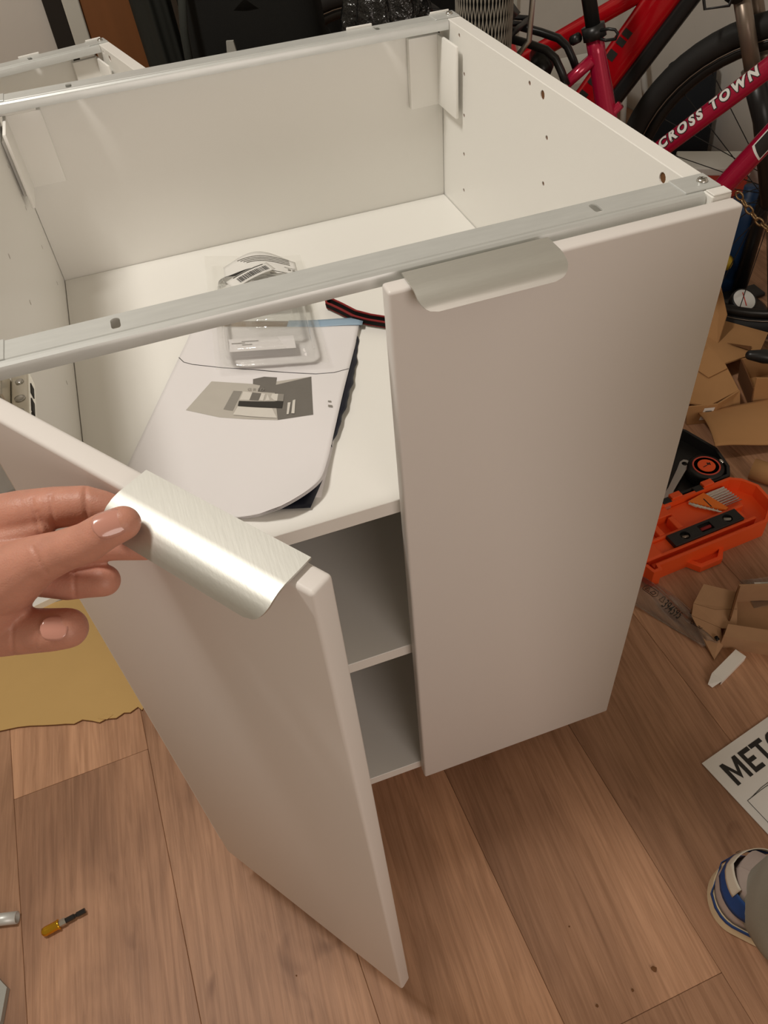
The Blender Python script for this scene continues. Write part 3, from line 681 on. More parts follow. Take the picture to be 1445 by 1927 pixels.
R1('fork', tube([P1(.405, .80), P1(.50, .66), P1(.74, .335)], [.02, .014, .011], 14), 'blackplas')
# rack: two black flat struts, platform rails, fixing bolts
for o, dzz in ((-.035, 0.0), (.035, .0)):
    pts = [P1(-.160, .622, o), P1(-.172, .645, o), P1(-.186, .667, o), P1(-.205, .680, o), P1(-.24, .688, o), P1(-.31, .700, o), P1(-.56, .705, o * 1.3)]
    ro = R1('rack_strut', tube(pts, .0075, 10), 'blackplas')
    R1('bolt', tube([P1(-.160, .621, o - .010), P1(-.160, .621, o - .006)], .0065, 12), 'steel', ro)
rk = R1('rack_platform', tube([P1(-.275, .703, -.055), P1(-.275, .703, .055)], .006, 8), 'blackplas')
for o in (-.055, -.018, .018, .055): R1('rack_rail', tube([P1(-.275, .705, o), P1(-.60, .708, o)], .005, 8), 'blackplas')
R1('rack_box', tube([P1(-.285, .735, -.055), P1(-.285, .735, -.02)], .02, 4), 'blackplas')
# bell-shaped hub light seen behind the rack strut
R1('dynamo', tube([P1(-.250, .640, .06), P1(-.232, .634, .03), P1(-.222, .628, .00)], [.020, .024, .017], 18), 'blackplas')
# crank and chain
R1('bottom_bracket', tube([P1(0, .28, -.055), P1(0, .28, .055)], .021, 18), 'blackplas')
def ring(P, t0, z0, rad, o, n=44): return [P(t0 + rad * math.cos(2 * PI * k / n), z0 + rad * math.sin(2 * PI * k / n), o) for k in range(n)]
R1('chainring', tube(ring(P1, 0, .28, .09, -.05), .004, 6, closed=True), 'rim')
R1('crank_arm', tube([P1(0, .28, -.065), P1(.11, .17, -.075)], [.011, .009], 12), 'blackplas')
# lettering bent round the tubes
def tube_text(s, size, p0, p1, rad, start, ang0, m, parent, bold=0.0, shear=0.0, lift_=0.0008, space=1.0, sx=1.0):
    bm = text_bm(s, size, 0.0, bold, shear, space)
    es = [e for e in bm.edges if e.calc_length() > size * 0.25]
    if es: bmesh.ops.subdivide_edges(bm, edges=es, cuts=3)
    bmesh.ops.triangulate(bm, faces=bm.faces[:])
    ax = (p1 - p0).normalized(); cd = (Vector(cam.location) - (p0 + p1) / 2); side = Vector((-0.7207, -0.6932, 0)); side = (side - ax * side.dot(ax)).normalized()
    upv = ax.cross(side); upv = upv if upv.z > 0 else -upv
    for v in bm.verts:
        a = ang0 + v.co.y / rad; v.co = p0 + ax * (start + v.co.x * sx) + (side * math.cos(a) + upv * math.sin(a)) * (rad + lift_)
    return R1('lettering', bm, m, parent, False)
pa, pb = P1(.035, .516), P1(.186, .669)
tube_text('CROSS TOWN', 0.0245, pa, pb, .0175, 0.000, 0.20, 'blackink', tt, 0.0026, 0.12, 0.0007, 1.395)
tube_text('CROSS TOWN', 0.0245, pa, pb, .0175, 0.000, 0.20, 'whitepaint', tt, 0.0012, 0.12, 0.0012, 1.395)
# logo panel on the down tube
pa2, pb2 = P1(.162, .457), P1(.2165, .553)
def tube_patch(p0, p1, rad, x0, x1, a0, a1, sk, m, lift_, parent, Rr=R1):
    ax = (p1 - p0).normalized(); side = Vector((-0.7207, -0.6932, 0)); side = (side - ax * side.dot(ax)).normalized(); upv = ax.cross(side); upv = upv if upv.z > 0 else -upv
    bm = grid(lambda u, v: p0 + ax * (x0 + u * (x1 - x0) + sk * (v)) + (side * math.cos(a0 + v * (a1 - a0)) + upv * math.sin(a0 + v * (a1 - a0))) * (rad + lift_), 6, 10)
    return Rr('decal', bm, m, parent, False)
tube_patch(pa2, pb2, .0196, .078, .20, -.75, .75, .012, 'whitepaint', .0006, dt)
tube_patch(pa2, pb2, .0196, .083, .195, -.62, .62, .012, 'blackink', .0011, dt)
# ---- far bicycle, bright red with battery
P2 = bike_frame((1.45, 0.831), TH)
fb = thing('bicycle', 'bright-red bicycle with a black battery strip, standing behind the magenta one', 'bicycle', (1.45, 0.831, 0), 0)
R2 = Rel(fb)
wheel_rel(P2, fb, 0.0, .355, tyre=.024, lab='front wheel with dark tyre and faint grey sidewall ring')
wheel_rel(P2, fb, -.97, .355, tyre=.024, lab='rear wheel')
# down tube: flattened oval section
def oval(p0, p1, a, b, n=24, caps=True):
    ax = (p1 - p0).normalized(); side = Vector((-0.7207, -0.6932, 0)); side = (side - ax * side.dot(ax)).normalized(); upv = ax.cross(side); bm = bmesh.new(); R_ = []
    for p in (p0, p1): R_.append([bm.verts.new(p + side * b * math.copysign(abs(math.cos(2 * PI * k / n)) ** .7, math.cos(2 * PI * k / n)) + upv * a * math.copysign(abs(math.sin(2 * PI * k / n)) ** .7, math.sin(2 * PI * k / n))) for k in range(n)])
    for k in range(n): bm.faces.new((R_[0][k], R_[0][(k + 1) % n], R_[1][(k + 1) % n], R_[1][k]))
    bm.faces.new(R_[0][::-1]); bm.faces.new(R_[1]); return bm
dA, dB = P2(-.535, .335), P2(-.195, .880)
dt2 = R2('down_tube', oval(dA, dB, .034, .026), 'red'); sharp(dt2, 50)
nx = Vector((math.cos(TH) * .853, math.sin(TH) * .853, -.52)) # perpendicular below the tube
bt = R2('battery', oval(dA + nx * .046 + (dB - dA) * .06, dB + nx * .046 - (dB - dA) * .05, .017, .024), 'blackplas'); sharp(bt, 50)
ad = (dB - dA).normalized()
for k, (s0, sl) in enumerate(((.185, .013), (.203, .013), (.238, .013), (.256, .013), (.300, .015), (.333, .010), (.352, .010))):
    a, b = dA + ad * s0, dA + ad * (s0 + sl); sd = Vector((-0.7207, -0.6932, 0)) * .0268; upv = -nx.normalized()
    bm = panel3([a + sd + upv * .006, b + sd + upv * .006 + ad * .004, b + sd + upv * .024 + ad * .004, a + sd + upv * .024], .0006); R2('tube_mark', bm, 'g4', dt2, False)
R2('top_tube', tube([P2(-.655, .545), P2(-.546, .597), P2(-.389, .690), P2(-.20, .800)], .0175, 20), 'red')
R2('seat_tube', tube([P2(-.52, .29), P2(-.655, .68)], .019, 18), 'red')
R2('seat_post', tube([P2(-.655, .68), P2(-.74, .93)], .014, 14), 'blackplas')
R2('saddle', tube([P2(-.88, .96), P2(-.80, .975), P2(-.72, .965), P2(-.62, .95)], [.055, .07, .035, .02], 18, ends_round=True), 'black')
R2('head_tube', tube([P2(-.175, .79), P2(-.215, .93)], .026, 18), 'red')
for o in (-.05, .05):
    R2('seat_stay', tube([P2(-.63, .60, o * .4), P2(-.97, .37, o * 1.2)], .010, 12), 'red')
    R2('chain_stay', tube([P2(-.52, .29, o * .5), P2(-.97, .355, o * 1.2)], .011, 12), 'red')
    R2('fork_leg', tube([P2(0, .355, o * 1.1), P2(-.055, .52, o * 1.1), P2(-.095, .600, o * 1.1)], [.017, .021, .022], 16), 'blackplas')
    fs = R2('fork_stanchion', tube([P2(-.095, .600, o * 1.1), P2(-.155, .742, o * 1.1)], .0155, 16), 'taupe')
    R2('fork_seal', tube([P2(-.092, .594, o * 1.1), P2(-.100, .612, o * 1.1)], .0215, 16), 'taupe', fs)
R2('fork_crown', tube([P2(-.160, .745, -.075), P2(-.160, .745, .075)], .024, 14), 'blackplas')
cab_l = R2('brake_cable', tube([P2(-.20, .90, -.05), P2(-.235, .80, -.09), P2(-.205, .715, -.09), P2(-.165, .72, -.08), P2(-.15, .78, -.07)], .003, 8), 'blackplas')
R2('crank', tube([P2(-.52, .29, -.07), P2(-.44, .17, -.08)], .01, 10), 'blackplas')
R2('handlebar', tube([P2(-.25, 1.02, -.30), P2(-.20, 1.03, -.15), P2(-.19, 1.0, 0), P2(-.20, 1.03, .15), P2(-.25, 1.02, .28)], .013, 12), 'blackplas')
R2('stem', tube([P2(-.215, .93), P2(-.22, 1.0), P2(-.19, 1.0)], .016, 12), 'blackplas')
# ---- chain lock hanging off the near bike
ck = thing('chain_lock', 'bronze-coloured chain hanging beside the magenta down tube', 'chain', tuple(P1(.20, .47, -.02)))
RC = Rel(ck)
cp = [P1(.19 + .012 * k, .462 - .0045 * k - .10 * math.sin(k / 13 * PI) * .35, -.03) for k in range(14)]
for k in range(13):
    a, b = cp[k], cp[k + 1]; m_ = (a + b) / 2; d_ = (b - a).normalized(); s_ = Vector((-0.72, -0.69, 0)) if k % 2 else Vector((0, 0, 1)); s_ = (s_ - d_ * s_.dot(d_)).normalized()
    RC('chain_link', tube([m_ + d_ * .0095 * math.cos(q) + s_ * .0055 * math.sin(q) for q in [2 * PI * j / 12 for j in range(12)]], .0021, 6, closed=True), 'brass')
# ---- floor pump
fpx, fpy = 1.515, 0.905
fp = thing('floor_pump', 'black floor pump base with a white dial gauge behind the bicycle wheel', 'pump', (fpx, fpy, 0))
link('base', lathe([(.072, 0), (.074, .006), (.060, .016), (.030, .024), (.026, .030)], 32), 'blackplas', fp, True)
gm = Matrix.Translation((-.005, -.015, .034)) @ Matrix.Rotation(math.radians(28), 4, 'X')
g = link('gauge_housing', lathe([(.030, -.012), (.033, 0), (.033, .010), (.030, .013), (.029, .010), (.001, .010)], 32, None, gm), 'blackplas', fp, True)
link('gauge_dial', lathe([(.0285, .0105), (.0285, .0112)], 32, None, gm), 'whitepaint', g)
nd = box(-.0012, .0012, -.018, .020, .0118, .0126); nd.transform(gm @ Matrix.Rotation(-.2, 4, 'Z')); link('gauge_needle', nd, 'redplas', g)
link('barrel', tube([(.035, .05, .0), (.035, .05, .55)], .017, 16), 'blackplas', fp, True)
link('foot_plate', box(-.10, .10, .02, .07, .002, .014, .003, 1), 'blackplas', fp)
sa = thing('water_canister', 'dark blue canister with a yellow tap standing behind the closed door', 'canister', (1.560, 1.015, 0))
link('body', lathe([(.040, 0), (.046, .01), (.047, .20), (.036, .24), (.020, .25), (.020, .27)], 28), 'pumpblue', sa, True)
link('yellow_tap', tube([(-.045, -.03, .10), (-.062, -.045, .10)], .016, 14), 'yellow', sa, True)
# ---- clutter behind the wheel
nbag = tag(link('storage_bag', grid(lambda u, v: (1.88 + .095 * math.cos(2 * PI * u) * (1 - .3 * v * v) + .01 * math.sin(9 * u), 1.755 + .09 * math.sin(2 * PI * u) * (1 - .3 * v * v), .29 * v), 28, 12, 0.004), 'navybag', None, True), 'dark navy soft bag standing on the floor behind the wheel', 'bag')
stl = thing('step_stool', 'white step stool with slim legs against the right wall', 'stool', (1.66, 2.06, 0))
link('seat', box(-.14, .14, -.12, .12, .21, .235, .004, 2), 'whitepaint', stl)
for sx in (-1, 1):
    for sy in (-1, 1): link('leg', tube([(sx * .12, sy * .10, .21), (sx * .135, sy * .115, 0)], .010, 12), 'whitepaint', stl, True)
gb = thing('storage_crate', 'pale grey storage crate on the floor by the back wall', 'crate', (1.58, 1.66, 0))
bm = bmesh.new()
for a in ((-.09, .09, -.06, -.055, 0, .15), (-.09, .09, .055, .06, 0, .15), (-.09, -.085, -.06, .06, 0, .15), (.085, .09, -.06, .06, 0, .15), (-.09, .09, -.06, .06, 0, .005)): box(*a, .001, 1, bm)
link('crate_body', bm, 'greybox', gb); bm = bmesh.new()
for a in ((-.096, .096, -.066, -.06, .14, .152), (-.096, .096, .06, .066, .14, .152), (-.096, -.09, -.066, .066, .14, .152), (.09, .096, -.066, .066, .14, .152)): box(*a, .001, 1, bm)
link('rim', bm, 'greybox', gb)
pl = tag(link('broom_handle', tube([(1.90, 2.26, .62), (1.92, 1.98, .012)], .011, 12), 'whitepaint', None, True), 'thin white pole leaning in the corner', 'pole')
rb = thing('shoe_box', 'coral-red box with a white lid seen through the spokes', 'box', (1.83, 1.50, 0), -.5)
link('box_body', box(-.10, .10, -.06, .06, 0, .085, .002, 1), 'redplas', rb); link('lid', box(-.103, .103, -.063, .063, .078, .102, .004, 2), 'whitepaint', rb)

# ================================================================== BACKGROUND SOFT THINGS
def coat(name, label, x0, x1, y, z0, z1, m, seed, dep=.07, lean=0.0, zipx=None):
    rnd = random.Random(seed); ph = [rnd.random() * 6 for _ in range(4)]
    root = thing(name, label, 'coat', ((x0 + x1) / 2, y, z0)); cx = (x0 + x1) / 2
    def fn(u, v):
        a = 2 * PI * u; w_ = (x1 - x0) / 2 * (1 - .22 * v ** 2) ; f = 1 + .10 * math.sin(7 * a + ph[0] + v) + .05 * math.sin(13 * a + ph[1])
        return (math.cos(a) * w_ * (1 + .04 * math.sin(5 * v + ph[2])) + lean * v + .012 * math.sin(6 * v + ph[3]), math.sin(a) * dep * f, v * (z1 - z0))
    b = link('body', grid(fn, 96, 24), m, root, True)
    bm = bmesh.new(); bmesh.ops.create_circle(bm, cap_ends=True, segments=48, radius=1)
    for v in bm.verts: v.co = Vector((v.co.x * (x1 - x0) * .38, v.co.y * dep * .9, (z1 - z0)))
    link('shoulder', bm, m, root)
    if zipx is not None:
        link('zip', tube([(zipx - cx + lean * t + .012 * math.sin(5 * t), -dep * .98, t * (z1 - z0)) for t in [k / 10 for k in range(11)]], .003, 6), 'greybox', root, True)
    return root
coat('winter_coat', 'dark grey-green coat hanging beside the brown door', .27, .385, 2.12, .12, 1.5, 'charcoal', 1, .06)
coat('winter_coat', 'black coat with a thin zip line hanging next to the grey-green one', .375, .60, 1.97, .16, 1.5, 'black', 2, .065, 0.0, .500)
coat('winter_coat', 'long plain black coat hanging behind the backpack', .61, .90, 2.12, .10, 1.5, 'black', 3, .07)
coat('winter_coat', 'wide black coat hanging nearest the painted casing', .92, 1.27, 2.12, .10, 1.5, 'black', 4, .07)
# backpack with straps and buckle
bk = thing('backpack', 'black mesh backpack standing behind the cabinet', 'backpack', (.455, 1.245, 0), -.35)
def pack(u, v):
    a = 2 * PI * u; r = (abs(math.cos(a)) ** 4 + abs(math.sin(a)) ** 4) ** -.25; k = 1 - .15 * v ** 3
    return (math.cos(a) * r * .15 * k, math.sin(a) * r * .085 * k, v * .80)
link('body', grid(pack, 48, 14), 'black', bk, True)
link('top', lathe([(.125, .78), (.11, .84), (.06, .88), (.001, .89)], 24, None, Matrix.Diagonal((1, .6, 1, 1))), 'black', bk, True)
link('front_pocket', grid(lambda u, v: (math.cos(PI * u) * .11, -.075 - .05 * math.sin(PI * u) - .01 * math.sin(9 * v), .12 + v * .52), 20, 10, .003), 'charcoal', bk, True)
link('side_strap', tube([(-.105, -.07, .86), (-.115, -.11, .76), (-.13, -.105, .50)], .008, 8), 'charcoal', bk, True)
bkl = link('buckle', panel3([(-.045, -.145, .66), (-.008, -.145, .66), (-.020, -.145, .75), (-.033, -.145, .75)], .006), 'greybox', bk)
link('red_tab', box(.07, .095, -.125, -.112, .66, .68, .002, 1), 'redtrim', bk)
def sack(u, v):
    a = 2 * PI * u; k = math.cos(v * PI * .48) ** .45; r = 1 + .07 * math.sin(11 * a + 9 * v) + .05 * math.sin(5 * a + 14 * v)
    lx_, ly_ = .12 * r * math.cos(a) * k, .075 * r * math.sin(a) * k; c, s_ = math.cos(-.35), math.sin(-.35)
    return (.665 + c * lx_ - s_ * ly_, 1.055 + s_ * lx_ + c * ly_, .02 + .80 * math.sin(v * PI / 2) + .012 * math.sin(16 * a + 11 * v) * v)
tag(link('plastic_sack', grid(sack, 72, 30), 'blackgloss', None, True), 'crumpled glossy black plastic sack behind the cabinet', 'bag')
# mesh laundry basket: crossing strands as real netting
nb2 = thing('mesh_basket', 'slim black basket with pale netting behind the cabinet corner', 'basket', (.806, .945, 0))
def nm(u, v): a = 2 * PI * u; r = .044 + .006 * v; return Vector((math.cos(a) * r, math.sin(a) * r, .10 + .74 * v))
bm = bmesh.new()
for k in range(48):
    for sgn in (1, -1): tube([nm(k / 48 + sgn * j / 60, j / 20) for j in range(21)], .0011, 4, True, bm)
net = link('netting', bm, 'netting', nb2); net['kind'] = 'stuff'
link('lining', grid(lambda u, v: nm(u, v) * 1.0 - Vector((math.cos(2 * PI * u), math.sin(2 * PI * u), 0)) * .006, 24, 4), 'black', nb2, True)
link('base_band', lathe([(.040, 0), (.047, .01), (.047, .11), (.044, .115)], 28), 'black', nb2, True)
link('top_band', tube([nm(k / 28, 1.0) for k in range(28)], .008, 8, closed=True), 'black', nb2, True)
link('carry_strap', tube([(.052, -.02, .83), (.078, -.03, .80), (.075, -.03, .72), (.052, -.02, .69)], .005, 8), 'steel', nb2, True)
# red cord on the floor behind
tag(link('leather_belt', tube([(.27, 1.18, .50), (.285, 1.15, .60), (.31, 1.13, .68), (.345, 1.13, .72)], .005, 8), 'carddark', None, True), 'thin brown strap draped between the coats and the backpack', 'strap')

# ================================================================== CARDBOARD
cb = thing('cardboard_sheet', 'large yellow-brown cardboard sheet with a torn edge left of the cabinet', 'cardboard', (-.3, .5, 0))
edge = [(-.098, .300), (-.104, .309), (-.118, .303), (-.128, .3065), (-.142, .301), (-.158, .306), (-.170, .303), (-.182, .311), (-.198, .3195), (-.212, .3165), (-.226, .322), (-.240, .326), (-.262, .333), (-.285, .341), (-.305, .346), (-.335, .350), (-.42, .362), (-.62, .385)]
poly = [(-.090, .312), (-.045, .42), (-.03, .62), (-.10, .98), (-.72, 1.05), (-.72, .39)]
full = edge[::-1] + [(-.040, .38), (-.010, .56), (-.05, .60), (-.42, .60), (-.62, .56)]
bm = prism([(x + .3, y - .5) for x, y in full], 'z', .0006, .0032); link('sheet', bm, 'card2', cb)
link('torn_flake', panel3([(-.172 + .3, .3105 - .5, .0042), (-.157 + .3, .3035 - .5, .0042), (-.146 + .3, .309 - .5, .0038), (-.158 + .3, .3135 - .5, .0038)], .0006), 'card2', cb)
bm = tube([(x + .3, y - .5, .0018) for x, y in edge[:-1]], .0013, 5); link('torn_edge', bm, 'carddark', cb)
# opened carton at the right: base tray with label, curled flaps
ct = thing('opened_carton', 'flattened brown carton with raised flaps and a white label right of the cabinet', 'box', (1.25, .60, 0))
RK = Rel(ct)
RK('top_panel', panel3([(1.135, .600, .052), (1.180, .560, .052), (1.271, .580, .052), (1.300, .672, .054), (1.40, .680, .050), (1.470, .740, .046), (1.40, .842, .044), (1.33, .850, .048), (1.13, .78, .050)], .004), 'card', smooth=False)
fp_ = RK('front_panel', panel3([(1.146, .571, .001), (1.201, .556, .001), (1.201, .556, .052), (1.135, .574, .052)], .004), 'card', smooth=False)
RK('side_panel', panel3([(1.201, .556, .001), (1.275, .560, .001), (1.272, .577, .052), (1.201, .556, .052)], .004), 'card', smooth=False)
RK('paper_label', panel3([(1.170, .5640, .012), (1.192, .5575, .012), (1.196, .5560, .045), (1.174, .5620, .045)], .0005), 'paper2', fp_, False)
RK('label_print', panel3([(1.174, .5615, .022), (1.188, .5570, .022), (1.190, .5560, .038), (1.177, .5600, .038)], .0004), 'g3', fp_, False)
# upright triangular flap by the tyre
RK('raised_flap', panel3([(1.335, .745, .045), (1.330, .850, .050), (1.385, .905, .135), (1.400, .870, .140), (1.370, .78, .10)], .003), 'card', smooth=False)
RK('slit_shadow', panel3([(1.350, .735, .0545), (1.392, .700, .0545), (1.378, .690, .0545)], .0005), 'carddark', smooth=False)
RK('folded_flap', panel3([(1.225, .700, .0535), (1.300, .735, .0560), (1.290, .650, .0560), (1.235, .640, .0540)], .002), 'card', smooth=False)
# curled loose flap in front
cf = tag(link('cardboard_flap', grid(lambda u, v: (1.165 + u * .30 - v * .045 + .03 * u * v, .566 - .030 * u - v * (.118 + .03 * u), .012 + .034 * math.sin(PI * (.18 + .55 * v)) * (1 - .35 * u) + .010 * math.cos(7 * u) * v), 26, 16, .003), 'card', None, True), 'curled brown cardboard flap lying between carton and tool case', 'cardboard')
# upright side of the box that holds the cutter
bx2 = thing('cardboard_tray', 'small brown cardboard tray holding the red and black cutter', 'box', (1.40, .60, 0))
RT = Rel(bx2)
RT('front_wall', panel3([(1.300, .560, .002), (1.470, .505, .002), (1.470, .505, .075), (1.293, .563, .088)], .004), 'card', smooth=False)
RT('floor_panel', panel3([(1.300, .560, .004), (1.480, .505, .004), (1.52, .63, .004), (1.34, .66, .004)], .003), 'card', smooth=False)
RT('back_wall', panel3([(1.520, .63, .004), (1.34, .66, .004), (1.335, .665, .060), (1.52, .635, .060)], .003), 'card', smooth=False)
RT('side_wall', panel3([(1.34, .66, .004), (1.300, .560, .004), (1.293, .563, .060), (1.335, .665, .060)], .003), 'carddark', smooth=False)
ku = thing('utility_cutter', 'red cutter with a rounded black grip lying in the cardboard tray', 'cutter', (1.37, .62, .075)); RU = Rel(ku)
RU('grip', tube([(1.322, .628, .098), (1.345, .612, .098), (1.365, .596, .096)], [.011, .016, .012], 16, ends_round=True), 'blackplas')
RU('body', tube([(1.362, .598, .096), (1.46, .535, .088)], .0105, 4), 'redplas')
RU('slider', tube([(1.375, .597, .106), (1.43, .560, .102)], .004, 8), 'blackplas')
tag(link('paper_wad', grid(lambda u, v: (1.420 + u * .07, .640 + v * .03 + .01 * math.sin(6 * u), .075 + .05 * v + .008 * math.sin(8 * v + 5 * u)), 10, 10, .001), 'g1', None, True), 'crumpled pale grey paper sticking out of the cardboard tray', 'paper')
# brown box corner at the right edge
tag(link('cardboard_tube', tube([(1.17, .385, .022), (1.20, .345, .022), (1.24, .27, .022)], .022, 14), 'card', None, True), 'rolled brown cardboard piece right of the tool case', 'cardboard')

# small torn box near the leaflet
tb = thing('torn_carton_lid', 'small torn kraft cardboard lid lying on the floor beside the clear bag', 'cardboard', (.90, .10, 0)); RB = Rel(tb)
RB('panel', panel3([(.862, .133, .030), (.900, .160, .034), (.944, .127, .030), (.925, .096, .028), (.888, .108, .030)], .003), 'card3', smooth=False)
RB('fold', panel3([(.862, .133, .030), (.888, .108, .030), (.925, .096, .028), (.905, .066, .018), (.880, .076, .022), (.851, .118, .020)], .003), 'card3', smooth=False)
RB('torn_flap', panel3([(.851, .118, .020), (.880, .076, .022), (.872, .052, .006), (.845, .036, .002), (.848, .070, .003)], .003), 'card3', smooth=False)
RB('inner_edge', panel3([(.900, .160, .001), (.862, .133, .001), (.862, .133, .027), (.900, .160, .031)], .003), 'card3', smooth=False)
sb = thing('long_carton', 'long shallow brown carton open at the top, at the right picture edge', 'box', (.95, .06, 0)); RS = Rel(sb)
a_, b_, c_, d_ = Vector((.868, .055, 0)), Vector((.945, .128, 0)), Vector((1.12, .065, 0)), Vector((1.035, -.02, 0)) 
def quadwall(p, q, h0, h1, nm='wall', m='card3'): RS(nm, panel3([p, q, q + Vector((0, 0, h1)), p + Vector((0, 0, h0))], .003), m, smooth=False)
RS('floor_panel', panel3([a_ + Vector((0, 0, .004)), d_ + Vector((0, 0, .004)), c_ + Vector((0, 0, .004)), b_ + Vector((0, 0, .004))], .003), 'card3', smooth=False)
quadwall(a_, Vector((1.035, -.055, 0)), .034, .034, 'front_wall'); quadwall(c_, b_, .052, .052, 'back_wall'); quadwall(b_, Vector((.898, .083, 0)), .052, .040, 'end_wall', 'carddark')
RS('front_lip', panel3([a_ + Vector((0, 0, .034)), Vector((1.035, -.055, .034)), Vector((1.045, -.030, .036)), Vector((.888, .072, .037))], .002), 'card3', smooth=False)

# ================================================================== TOOL CASE
tc = thing('tool_case', 'open tool case with orange tray and black lid right of the cabinet', 'tool case', (.83, .225, 0), math.radians(4.0))
def ring_wall(outer, th, z0, z1, name, m, parent, bev=.0):
    n = len(outer); bm = bmesh.new(); cx = sum(p[0] for p in outer) / n; cy = sum(p[1] for p in outer) / n
    inn = []
    for i in range(n):
        p0, p1, p2 = Vector(outer[i - 1]), Vector(outer[i]), Vector(outer[(i + 1) % n]); d1 = (p1 - p0).normalized(); d2 = (p2 - p1).normalized()
        n1, n2 = Vector((-d1.y, d1.x)), Vector((-d2.y, d2.x)); bsc = (n1 + n2); bsc = bsc / max(.35, bsc.dot(n1)); inn.append(p1 + bsc * th)
    V = [[bm.verts.new((p[0], p[1], z)) for p in L_] for L_, z in ((outer, z0), (outer, z1), (inn, z1), (inn, z0))]
    for a in range(4):
        A, B = V[a], V[(a + 1) % 4]
        for k in range(n): bm.faces.new((A[k], A[(k + 1) % n], B[(k + 1) % n], B[k]))
    return link(name, bm, m, parent)
out = [(0, 0), (.262, 0), (.300, .030), (.302, .080), (.285, .108), (.270, .120), (0, .120), (-.12, .120), (-.12, 0)]
out = [(.262, 0), (.300, .030), (.302, .080), (.285, .108), (.270, .120), (-.10, .120), (-.10, .04), (-.004, .0)][::1]
out = [(.0, -.014), (.018, -.014), (.02, -.004), (.262, -.004), (.306, .030), (.312, .080), (.296, .108), (.276, .122), (-.012, .122), (-.012, .01), (-.004, .004)]
tray = ring_wall(out, .006, 0, .042, 'tray_wall', 'orange', tc)
tray['label'] = 'orange plastic tray'
link('tray_floor', prism([(x * .99 + .001, y * .97 + .002) for x, y in out], 'z', .001, .014), 'orange', tc)
link('insert_block', box(.012, .255, .016, .022, .012, .036, .001, 1), 'orange', tc)
link('insert_block', box(.012, .255, .052, .058, .012, .036, .001, 1), 'orange', tc)
link('level_bed', box(.012, .245, .022, .052, .012, .030, .001, 1), 'orange', tc)
link('insert_block', box(.000, .066, .058, .098, .012, .026, .002, 1), 'orange', tc)
link('insert_block', box(.066, .078, .058, .116, .012, .037, .001, 1), 'orange', tc)
link('insert_block', box(.108, .120, .058, .090, .012, .036, .001, 1), 'orange', tc)
link('insert_block', box(.084, .12, .095, .116, .012, .036, .001, 1), 'orange', tc)
link('key_bed', box(.122, .264, .060, .116, .012, .0285, .002, 1), 'orange', tc)
link('front_channel', box(.018, .232, .000, .016, .012, .024, .001, 1), 'orange', tc)
link('end_pad', box(-.002, .045, .016, .056, .030, .0375, .004, 2), 'orange', tc)
hb = prism([(.085, -.004), (.100, -.026), (.148, -.026), (.168, -.004), (.158, -.004), (.143, -.018), (.106, -.018), (.096, -.004)], 'z', .002, .016); link('carry_handle', hb, 'orange', tc)
link('handle_web', prism([(.085, -.004), (.100, -.020), (.148, -.020), (.168, -.004)], 'z', .002, .007), 'orange', tc)
for hx_ in (.140, .215):
    link('hinge', box(hx_, hx_ + .024, .120, .134, .034, .046, .001, 1), 'orange', tc)
    link('hinge_tongue', box(hx_ - .022, hx_ - .002, .117, .131, .034, .043, .001, 1), 'blackplas', tc)
# black lid lying open behind
lo = [(-.012, .128), (.285, .128), (.302, .150), (.315, .205), (.295, .280), (.272, .308), (-.012, .308)]
lid = ring_wall(lo, .006, 0, .038, 'lid_wall', 'blackplas', tc); lid['label'] = 'black plastic lid'
link('lid_floor', prism([(x * .99 + .001, y) for x, y in lo], 'z', .001, .012), 'blackplas', tc)
link('lid_ridge', box(.06, .27, .262, .270, .012, .030, .001, 1), 'blackplas', tc)
link('lid_block', box(.02, .165, .150, .255, .012, .024, .003, 1), 'blackplas', tc)
link('steel_rivet', lathe([(.007, .038), (.007, .0395), (.003, .041)], 12, None, Matrix.Translation((.297, .170, -.001)) @ Matrix.Diagonal((.55, 1, 1, 1))), 'chrome', tc, True)
def TC(x, y, z=0.0): c, s = math.cos(math.radians(4)), math.sin(math.radians(4)); return Vector((.83 + c * x - s * y, .225 + s * x + c * y, z))
R4 = math.radians(4)
lv = thing('spirit_level', 'small black spirit level lying in the orange tray', 'level', tuple(TC(.153, .0365, .0302)), R4)
o = link('bar', box(-.078, .078, -.0145, .0145, 0, .010, .0008, 1), 'blackplas', lv)
cbm = bmesh.new()
for xx, rr_ in ((-.047, .0095), (.050, .0095)): lathe([(rr_, .004), (rr_, .02)], 24, cbm, Matrix.Translation((xx, 0, 0)))
box(-.014, .014, -.009, .009, .004, .02, .001, 1, cbm); cut(o, cbm)
link('vial', tube([(-.047 - .006, 0, .0062), (-.047 + .006, -.003, .0062)], .0034, 10), 'taupe', lv, True)
link('vial', tube([(-.011, 0, .0062), (.011, 0, .0062)], .0038, 10), 'redtrim', lv, True)
link('vial', tube([(.044, .003, .0062), (.056, -.003, .0062)], .0034, 10), 'g2', lv, True)
hk = thing('hex_key_set', 'steel hex keys in an orange clip lying in the orange tray', 'hex keys', tuple(TC(.200, .088, .0290)), R4)
link('clip', prism([(-.030, .020), (.010, .026), (.026, -.028), (.018, -.030)], 'z', 0, .007), 'orange2', hk)
link('clip_line', box(-.002, .000, -.012, .012, .0071, .0076), 'blackink', hk)
for k in range(8):
    r_ = .0026 - .00017 * k; y = .021 - .0058 * k; x1 = .056 + .0012 * k
    bm = tube([(x1, y, .004), (-.020 + .0045 * k, y, .004), (-.029 + .0050 * k, y - .0015, .004), (-.031 + .0050 * k, y - .005, .0045), (-.024 + .0058 * k, y - .020, .0055)], r_, 6)
    link('key', bm, 'chrome', hk)
